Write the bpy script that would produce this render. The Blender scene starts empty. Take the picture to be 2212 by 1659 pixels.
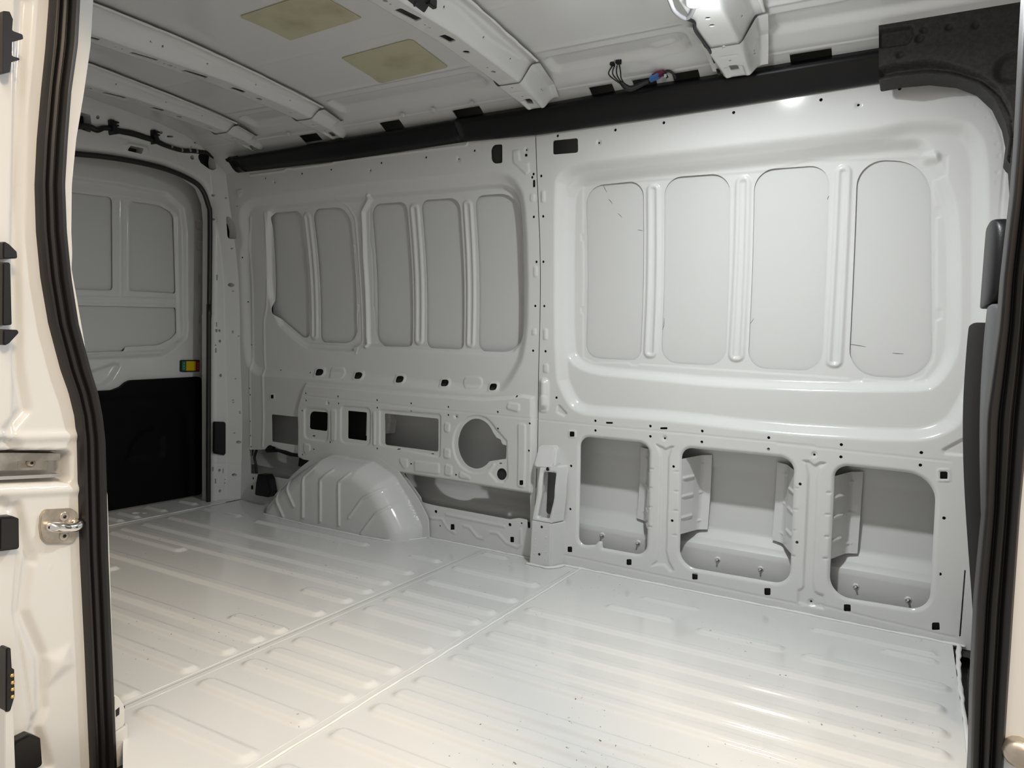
import bpy, bmesh, math, random
import numpy as np
from mathutils import Vector, Matrix

random.seed(3)
scene = bpy.context.scene
COL = scene.collection

# ----------------------------------------------------------------- camera
cam_data = bpy.data.cameras.new('camera')
cam = bpy.data.objects.new('camera', cam_data)
COL.objects.link(cam)
cam_data.sensor_fit = 'HORIZONTAL'
cam_data.sensor_width = 36.0
cam_data.lens = 1571.87 / 2212 * 36.0
cam_data.clip_start = 0.02
YAW, PITCH, ROLL = 0.5041, 0.0540, -0.0437
fwd = Vector((-math.sin(YAW) * math.cos(PITCH), math.cos(YAW) * math.cos(PITCH), -math.sin(PITCH)))
rgt = Vector((math.cos(YAW), math.sin(YAW), 0))
dwn = fwd.cross(rgt)
r2 = math.cos(ROLL) * rgt + math.sin(ROLL) * dwn
d2 = -math.sin(ROLL) * rgt + math.cos(ROLL) * dwn
M = Matrix((r2, -d2, -fwd)).transposed().to_4x4()
M.translation = Vector((0, 0, 0.8276))
cam.matrix_world = M
scene.camera = cam

# ----------------------------------------------------------------- light
world = bpy.data.worlds.new('showroom_surround')
scene.world = world
world.use_nodes = True
bg = world.node_tree.nodes['Background']
bg.inputs['Color'].default_value = (1.0, 0.96, 0.91, 1)
bg.inputs['Strength'].default_value = 0.25

def area_light(name, loc, rot, sx, sy, power, col):
    l = bpy.data.lights.new(name, 'AREA')
    l.shape = 'RECTANGLE'; l.size = sx; l.size_y = sy; l.energy = power; l.color = col
    o = bpy.data.objects.new(name, l); COL.objects.link(o)
    o.location = loc; o.rotation_euler = rot
    return o
# unseen overhead light added beside the van to brighten the near floor
area_light('added_overhead_light', (-0.4, -0.35, 3.0), (math.radians(12), 0, 0), 2.4, 0.9, 16, (1.0, 0.90, 0.78))
area_light('added_warm_jamb_light', (1.9, -0.6, 3.2), (math.radians(35), 0, math.radians(62)), 0.6, 0.6, 48, (1.0, 0.74, 0.47))  # unseen warm light added outside to brighten the left jamb

vs_ = scene.view_settings
vs_.view_transform = 'Standard'
vs_.look = 'None'
vs_.gamma = 1.0
vs_.use_curve_mapping = False
vs_.exposure = 1.25

# ----------------------------------------------------------------- materials
def mat(name, col, rough=0.5, metal=0.0, noise=None, bump=0.0, bscale=300.0, spec=0.5, coat=0.0, col2=None, nscale=8.0, nlo=0.4, nhi=0.6, emit=None):
    m = bpy.data.materials.new(name); m.use_nodes = True
    nt = m.node_tree; b = nt.nodes['Principled BSDF']
    b.inputs['Base Color'].default_value = (*col, 1)
    b.inputs['Roughness'].default_value = rough
    b.inputs['Metallic'].default_value = metal
    b.inputs['Specular IOR Level'].default_value = spec
    if coat: b.inputs['Coat Weight'].default_value = coat; b.inputs['Coat Roughness'].default_value = 0.05
    tc = nt.nodes.new('ShaderNodeTexCoord')
    if col2:
        n = nt.nodes.new('ShaderNodeTexNoise'); n.inputs['Scale'].default_value = nscale; n.inputs['Detail'].default_value = 6
        r = nt.nodes.new('ShaderNodeValToRGB')
        r.color_ramp.elements[0].position = nlo; r.color_ramp.elements[1].position = nhi
        r.color_ramp.elements[0].color = (*col, 1); r.color_ramp.elements[1].color = (*col2, 1)
        nt.links.new(tc.outputs['Object'], n.inputs['Vector']); nt.links.new(n.outputs['Fac'], r.inputs['Fac'])
        nt.links.new(r.outputs['Color'], b.inputs['Base Color'])
    if bump:
        n = nt.nodes.new('ShaderNodeTexNoise'); n.inputs['Scale'].default_value = bscale; n.inputs['Detail'].default_value = 2
        bp = nt.nodes.new('ShaderNodeBump'); bp.inputs['Strength'].default_value = bump; bp.inputs['Distance'].default_value = 0.001
        nt.links.new(tc.outputs['Object'], n.inputs['Vector']); nt.links.new(n.outputs['Fac'], bp.inputs['Height'])
        nt.links.new(bp.outputs['Normal'], b.inputs['Normal'])
    if emit:
        b.inputs['Emission Color'].default_value = (*emit[0], 1); b.inputs['Emission Strength'].default_value = emit[1]
    return m

PAINT = mat('white_body_paint', (0.62, 0.625, 0.615), 0.13, bump=0.03, bscale=420)
PRIMER = mat('dull_white_paint', (0.56, 0.565, 0.555), 0.45)
BLACK = mat('black_plastic', (0.006, 0.006, 0.007), 0.45, bump=0.15, bscale=900)
DUCT = mat('black_duct_plastic', (0.004, 0.004, 0.005), 0.36, spec=0.25, bump=0.06, bscale=900)
RUBBER = mat('dark_rubber', (0.010, 0.0085, 0.008), 0.40)
FOAM = mat('black_bead_foam', (0.011, 0.010, 0.009), 0.75, bump=0.8, bscale=260, col2=(0.020, 0.018, 0.016), nscale=120)
TRIM = mat('black_door_trim', (0.0008, 0.0009, 0.0014), 0.62, bump=0.25, bscale=700, spec=0.15)
PAD = mat('beige_deadening_pad', (0.46, 0.43, 0.30), 0.75, col2=(0.35, 0.32, 0.21), nscale=9, nlo=0.42, nhi=0.68, bump=0.2, bscale=60)
UNDER_SHADE = mat('underbody_and_cavity_shade', (0.02, 0.02, 0.02), 0.8)  # near-black: painted cavity shade, also the underbody and the scratches
CLOTH = mat('charcoal_seat_cloth', (0.013, 0.012, 0.011), 0.95, spec=0.2, bump=0.6, bscale=500)
LEATHER = mat('black_vinyl', (0.006, 0.006, 0.007), 0.42, spec=0.3, bump=0.3, bscale=350)
GREYV = mat('grey_seat_vinyl', (0.06, 0.06, 0.064), 0.5, bump=0.6, bscale=140)
ZINC = mat('zinc_steel', (0.62, 0.58, 0.50), 0.28, 1.0, col2=(0.42, 0.38, 0.32), nscale=30)
CHROME = mat('polished_steel', (0.75, 0.72, 0.68), 0.12, 1.0)
STRIKE = mat('brushed_striker_plate', (0.42, 0.37, 0.31), 0.38, 0.8, col2=(0.55, 0.50, 0.43), nscale=40)
WIRE = mat('black_wire_tape', (0.005, 0.005, 0.0055), 0.5, bump=0.4, bscale=400)
GREYW = mat('grey_wire_tape', (0.30, 0.30, 0.32), 0.45)
SEALANT = mat('white_sealant', (0.70, 0.70, 0.68), 0.5, bump=0.9, bscale=90)
GREEN = mat('green_plastic', (0.02, 0.16, 0.09), 0.5)
RED = mat('red_plastic', (0.30, 0.02, 0.02), 0.5)
YELLOW = mat('yellow_plastic', (0.62, 0.44, 0.01), 0.45)
BLUE = mat('blue_connector', (0.06, 0.16, 0.40), 0.5)
MAROON = mat('maroon_connector', (0.16, 0.02, 0.06), 0.5)
GOLD = mat('brass_pin', (0.75, 0.50, 0.20), 0.3, 1.0)
LENS = mat('lamp_lens', (0.9, 0.9, 0.9), 0.3, emit=((0.85, 0.92, 1.0), 30.0))

def floor_material():
    m = bpy.data.materials.new('white_floor_paint'); m.use_nodes = True
    nt = m.node_tree; b = nt.nodes['Principled BSDF']
    b.inputs['Roughness'].default_value = 0.09
    tc = nt.nodes.new('ShaderNodeTexCoord')
    # small scuffs and chips, only where a broad second noise is high
    n1 = nt.nodes.new('ShaderNodeTexNoise'); n1.inputs['Scale'].default_value = 95; n1.inputs['Detail'].default_value = 3
    n2 = nt.nodes.new('ShaderNodeTexNoise'); n2.inputs['Scale'].default_value = 2.6; n2.inputs['Detail'].default_value = 1
    r1 = nt.nodes.new('ShaderNodeValToRGB'); r1.color_ramp.elements[0].position = 0.70; r1.color_ramp.elements[1].position = 0.715
    r2_ = nt.nodes.new('ShaderNodeValToRGB'); r2_.color_ramp.elements[0].position = 0.50; r2_.color_ramp.elements[1].position = 0.56
    mu = nt.nodes.new('ShaderNodeMath'); mu.operation = 'MULTIPLY'
    mx = nt.nodes.new('ShaderNodeMixRGB')
    mx.inputs['Color1'].default_value = (0.62, 0.625, 0.615, 1); mx.inputs['Color2'].default_value = (0.16, 0.14, 0.12, 1)
    for n in (n1, n2): nt.links.new(tc.outputs['Object'], n.inputs['Vector'])
    nt.links.new(n1.outputs['Fac'], r1.inputs['Fac']); nt.links.new(n2.outputs['Fac'], r2_.inputs['Fac'])
    nt.links.new(r1.outputs['Color'], mu.inputs[0]); nt.links.new(r2_.outputs['Color'], mu.inputs[1])
    nt.links.new(mu.outputs[0], mx.inputs['Fac']); nt.links.new(mx.outputs['Color'], b.inputs['Base Color'])
    n3 = nt.nodes.new('ShaderNodeTexNoise'); n3.inputs['Scale'].default_value = 9
    bp = nt.nodes.new('ShaderNodeBump'); bp.inputs['Strength'].default_value = 0.12; bp.inputs['Distance'].default_value = 0.004
    nt.links.new(tc.outputs['Object'], n3.inputs['Vector']); nt.links.new(n3.outputs['Fac'], bp.inputs['Height'])
    nt.links.new(bp.outputs['Normal'], b.inputs['Normal'])
    return m
FLOOR = floor_material()

# ----------------------------------------------------------------- measured outlines (millimetres)
MISC = {"wedge":[[-2722,154],[-2666,158],[-2648,138],[-2630,78],[-2647,52],[-2738,51],[-2732,110]],"flap":[[2372,394],[2432,388],[2439,379],[2443,230],[2433,223],[2380,237],[2374,249]],"gut":[[-2725,267],[-2702,290],[-2689,294],[-2682,275],[-2596,273],[-2510,272],[-2508,257],[-2557,255],[-2634,266],[-2713,255]],"cab":[[-2814,253],[-2827,217],[-2818,183],[-2810,139]],"sillT":[[861,105],[873,91],[884,72],[887,61],[887,27],[862,21]],"sillB":[[861,23],[886,27],[887,32],[891,27],[895,-75],[862,-63]],"sillS":[[866,68],[874,71],[874,56],[867,54]],"scr":[[[-1021,1412],[-1016,1403],[-1009,1390]],[[-1002,1365],[-995,1358],[-988,1348]],[[-968,1315],[-959,1307],[-953,1300]],[[-894,1255],[-884,1253],[-875,1251]],[[-791,945],[-792,919],[-800,893]],[[-494,933],[-488,942],[-483,951]],[[-187,876],[-162,873],[-139,869]],[[-63,853],[-48,852],[-33,852]],[[-273,1324],[-271,1331],[-267,1336]]]}
FP = [["p",[[-1199,989],[-1199,1163],[-1194,1292],[-1188,1378],[-1184,1425],[-1180,1434],[-1175,1442],[-1169,1449],[-1162,1456],[-1153,1462],[-1143,1468],[-1132,1473],[-1119,1477],[-1104,1480],[-1089,1482],[-1073,1484],[-1056,1486],[-1039,1486],[-986,1488],[-899,1490],[-783,1493],[-641,1496],[-524,1499],[-428,1501],[-351,1502],[-292,1503],[-243,1504],[-205,1506],[-175,1507],[-155,1508],[-135,1510],[-115,1513],[-97,1515],[-78,1518],[-58,1520],[-35,1520],[-10,1518],[17,1516],[40,1512],[59,1508],[74,1503],[85,1498],[95,1490],[104,1481],[113,1471],[120,1459],[127,1445],[132,1428],[137,1410],[141,1389],[146,1352],[152,1298],[158,1225],[165,1134],[171,1052],[175,979],[178,916],[180,864],[179,817],[173,774],[164,736],[151,702],[139,675],[128,653],[117,638],[106,629],[95,620],[84,613],[71,606],[58,600],[43,595],[25,590],[5,587],[-18,585],[-55,582],[-105,579],[-169,577],[-250,574],[-332,572],[-415,572],[-499,573],[-585,576],[-669,578],[-752,579],[-832,578],[-911,577],[-974,576],[-1021,575],[-1052,576],[-1065,577],[-1077,580],[-1089,583],[-1100,588],[-1111,593],[-1121,601],[-1130,611],[-1139,622],[-1147,635],[-1155,649],[-1163,664],[-1171,680],[-1179,697],[-1186,754],[-1193,852]],0,30,44],["p",[[-1174,1021],[-1174,1157],[-1170,1260],[-1164,1333],[-1159,1377],[-1154,1393],[-1147,1406],[-1138,1418],[-1127,1428],[-1115,1436],[-1102,1442],[-1087,1447],[-1070,1450],[-1052,1452],[-999,1454],[-911,1457],[-793,1460],[-649,1463],[-529,1466],[-432,1469],[-354,1471],[-294,1474],[-242,1476],[-198,1477],[-162,1478],[-132,1479],[-107,1480],[-85,1480],[-67,1480],[-53,1480],[-41,1479],[-30,1477],[-21,1473],[-14,1468],[-5,1458],[6,1443],[18,1422],[31,1397],[44,1372],[55,1345],[66,1318],[75,1290],[84,1248],[92,1191],[99,1119],[105,1032],[109,961],[111,907],[110,871],[107,853],[103,836],[98,819],[91,803],[84,788],[75,774],[66,762],[56,752],[45,744],[7,736],[-60,730],[-158,723],[-291,717],[-418,714],[-538,712],[-647,713],[-746,717],[-829,719],[-897,722],[-946,723],[-976,724],[-1004,725],[-1029,728],[-1050,731],[-1069,735],[-1086,740],[-1101,746],[-1114,753],[-1126,761],[-1136,770],[-1145,779],[-1152,789],[-1158,799],[-1164,841],[-1170,915]],0,28,38],["p",[[-860,1409],[-806,1409],[-806,798],[-863,797]],25.9,-7,10],["p",[[-845,1394],[-821,1394],[-821,813],[-848,812]],10.8,5.6,8.0],["p",[[-557,1414],[-501,1414],[-502,800],[-562,798]],26.9,-7,10],["p",[[-542,1399],[-516,1399],[-517,815],[-547,813]],11.2,5.6,8.0],["p",[[-256,1423],[-203,1422],[-198,797],[-254,794]],25.4,-7,10],["p",[[-242,1409],[-217,1408],[-212,811],[-240,808]],10.6,5.6,8.0],["p",[[-1097,1418],[-1103,1251],[-1112,1249],[-1113,1222],[-1104,1219],[-1104,983],[-1113,981],[-1112,955],[-1103,953],[-1097,790],[-1057,772],[-916,777],[-904,769],[-879,770],[-873,775],[-515,770],[-183,765],[-175,758],[-141,760],[-137,766],[-21,763],[25,785],[50,836],[49,953],[63,960],[61,990],[47,991],[29,1252],[38,1255],[37,1282],[24,1285],[15,1325],[13,1356],[46,1364],[45,1421],[-334,1442],[-451,1421],[-975,1417]],3,2.5,4],["p",[[-30,1444],[30,1433],[32,1394],[-27,1399]],22,-16,22],["l",[[14,1606],[68,1591],[123,1544],[153,1490],[170,1437],[177,1391],[180,1322],[180,1263],[181,1215]],3,3],["p",[[71,1568],[78,1567],[79,1559],[71,1560]],2,1.5,3],["p",[[96,1541],[104,1541],[104,1532],[97,1533]],2,1.5,3],["p",[[124,1507],[131,1506],[132,1498],[124,1499]],2,1.5,3],["p",[[140,1472],[148,1472],[148,1463],[141,1464]],2,1.5,3],["p",[[152,1437],[159,1436],[160,1428],[152,1429]],2,1.5,3],["p",[[159,1405],[167,1404],[168,1396],[160,1396]],2,1.5,3],["p",[[159,1362],[167,1361],[167,1353],[160,1353]],2,1.5,3],["p",[[160,1337],[167,1336],[168,1328],[160,1328]],2,1.5,3],["l",[[-1249,545],[-1217,544],[-263,548],[-375,543],[110,541]],1.6,4],["p",[[81,574],[134,615],[186,632],[191,560],[130,559],[91,558]],8,6,8],["c",[-1009,1540],11,4,6],["c",[-194,1571],11,4,6],["c",[-753,522],11,4,6],["c",[-263,519],11,4,6],["c",[-245,41],11,4,6],["p",[[-1241,1397],[-1220,1396],[-1222,1351],[-1243,1352]],8,-4,6],["p",[[-1240,895],[-1218,895],[-1217,850],[-1238,849]],8,-4,6],["p",[[-1235,762],[-1210,764],[-1209,725],[-1235,724]],10,-4,6],["p",[[-1253,641],[-1209,644],[-1208,573],[-1251,570]],17,-4,6],["p",[[-1127,518],[-1090,521],[-1090,488],[-1126,484]],8,-4,7],["p",[[-1120,512],[-1097,514],[-1097,493],[-1119,491]],3,4,4],["p",[[75,517],[112,522],[115,479],[78,474]],8,-4,7],["p",[[80,513],[108,516],[110,483],[82,480]],3,4,4],["e",[[-1077,497],[-809,499],[-799,91],[-969,90],[-971,114],[-985,113],[-997,97],[-1065,83]],[38,40,40,2,3,3,6,44],7,12],["e",[[-692,497],[-322,500],[-312,82],[-679,77]],[36,46,50,62],7,12],["e",[[-201,494],[77,494],[85,81],[-193,73]],[40,80,55,62],7,12],["p",[[-794,503],[-760,495],[-748,488],[-735,498],[-710,501],[-725,483],[-733,452],[-724,123],[-713,88],[-691,57],[-711,49],[-733,69],[-754,65],[-791,51],[-764,84],[-758,117],[-768,457],[-777,481]],4,6,7],["p",[[-306,500],[-277,501],[-260,488],[-246,500],[-219,500],[-241,476],[-247,445],[-238,102],[-233,80],[-206,75],[-201,23],[-287,28],[-288,74],[-274,86],[-280,450],[-289,484]],4,6,7],["p",[[-810,410],[-789,412],[-789,404],[-809,402]],3.5,5,5],["p",[[-808,342],[-788,344],[-787,336],[-808,333]],3.5,5,5],["p",[[-807,272],[-786,275],[-786,267],[-806,264]],3.5,5,5],["p",[[-804,202],[-783,205],[-783,197],[-803,194]],3.5,5,5],["p",[[-716,412],[-697,415],[-696,407],[-716,404]],3.5,5,5],["p",[[-714,342],[-694,345],[-693,337],[-713,334]],3.5,5,5],["p",[[-712,274],[-692,277],[-691,269],[-711,266]],3.5,5,5],["p",[[-710,187],[-691,190],[-690,182],[-710,179]],3.5,5,5],["p",[[-319,407],[-302,409],[-301,402],[-318,400]],3.5,5,5],["p",[[-317,336],[-300,339],[-300,331],[-317,329]],3.5,5,5],["p",[[-315,268],[-298,271],[-298,264],[-315,261]],3.5,5,5],["p",[[-315,183],[-298,186],[-298,178],[-314,175]],3.5,5,5],["p",[[-224,406],[-205,408],[-204,399],[-223,397]],4,5,5],["p",[[-222,335],[-203,338],[-203,329],[-222,326]],4,5,5],["p",[[-220,264],[-201,267],[-201,259],[-220,255]],4,5,5],["p",[[-221,193],[-202,197],[-201,188],[-220,184]],4,5,5],["p",[[-1173,620],[-1126,577],[-1141,564],[-1178,577]],8,5,6],["p",[[-1253,713],[-1203,708],[-1204,588],[-1251,579]],24,-16,22],["l",[[-1122,38],[-747,31],[-287,27],[-289,23],[-218,38],[-57,28],[155,19]],2,4]]
FPH = [[[[-1088,1413],[-868,1418],[-870,790],[-1087,790]],[70,50,38,55]],[[[-794,1422],[-571,1422],[-567,786],[-795,787]],[60,62,60,60]],[[[-495,1425],[-269,1425],[-262,785],[-493,784]],[62,62,62,58]],[[[-193,1434],[1,1412],[49,779],[-183,776]],[68,150,88,85]],[[-1165,1577],5,"c"],[[-947,1575],5,"c"],[[-777,1581],5,"c"],[[-551,1588],5,"c"],[[-296,1596],5,"c"],[[-89,1602],5,"c"],[[-1009,1540],4,"c"],[[-194,1571],4,"c"],[[[-1184,1563],[-1087,1562],[-1087,1514],[-1185,1515]],7],[[-1236,1446],5,"c"],[[-1235,1305],5,"c"],[[-1240,1142],5,"c"],[[-1236,978],5,"c"],[[-1226,808],5,"c"],[[-1176,635],5,"c"],[[-1016,561],5,"c"],[[-1015,525],5,"c"],[[-806,561],5,"c"],[[-805,524],5,"c"],[[-622,561],5,"c"],[[-622,523],5,"c"],[[-404,560],5,"c"],[[-403,522],5,"c"],[[-186,560],5,"c"],[[-185,521],5,"c"],[[33,559],5,"c"],[[33,521],5,"c"],[[-753,522],4,"c"],[[-263,519],4,"c"],[[-245,41],4,"c"],[[[-974,561],[-948,563],[-947,556],[-974,554]],1],[[[-770,560],[-744,563],[-744,555],[-770,553]],1],[[[-1118,511],[-1098,513],[-1098,494],[-1118,492]],1],[[[85,508],[104,510],[105,488],[86,486]],1],[[[-1108,72],[-1089,76],[-1088,54],[-1107,51]],2],[[[-872,67],[-853,71],[-852,49],[-871,45]],2],[[[-631,62],[-612,66],[-611,43],[-630,39]],2],[[[-390,58],[-370,62],[-369,38],[-388,34]],2],[[[-148,55],[-129,59],[-127,36],[-147,32]],2],[[[94,51],[113,56],[115,33],[95,28]],2],[[-1109,381],5,"c"],[[-1104,217],5,"c"],[[-717,426],5,"c"],[[-712,234],5,"c"],[[-300,419],5,"c"],[[-298,228],5,"c"],[[-300,419],5,"c"],[[-298,228],5,"c"],[[104,370],5,"c"],[[105,201],5,"c"],[[[-1077,497],[-809,499],[-799,91],[-969,90],[-971,114],[-985,113],[-997,97],[-1065,83]],[38,40,40,2,3,3,6,44]],[[[-692,497],[-322,500],[-312,82],[-679,77]],[36,46,50,62]],[[[-201,494],[77,494],[85,81],[-193,73]],[40,80,55,62]],[[[165,227],[169,227],[169,25],[165,23]],1]]
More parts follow.
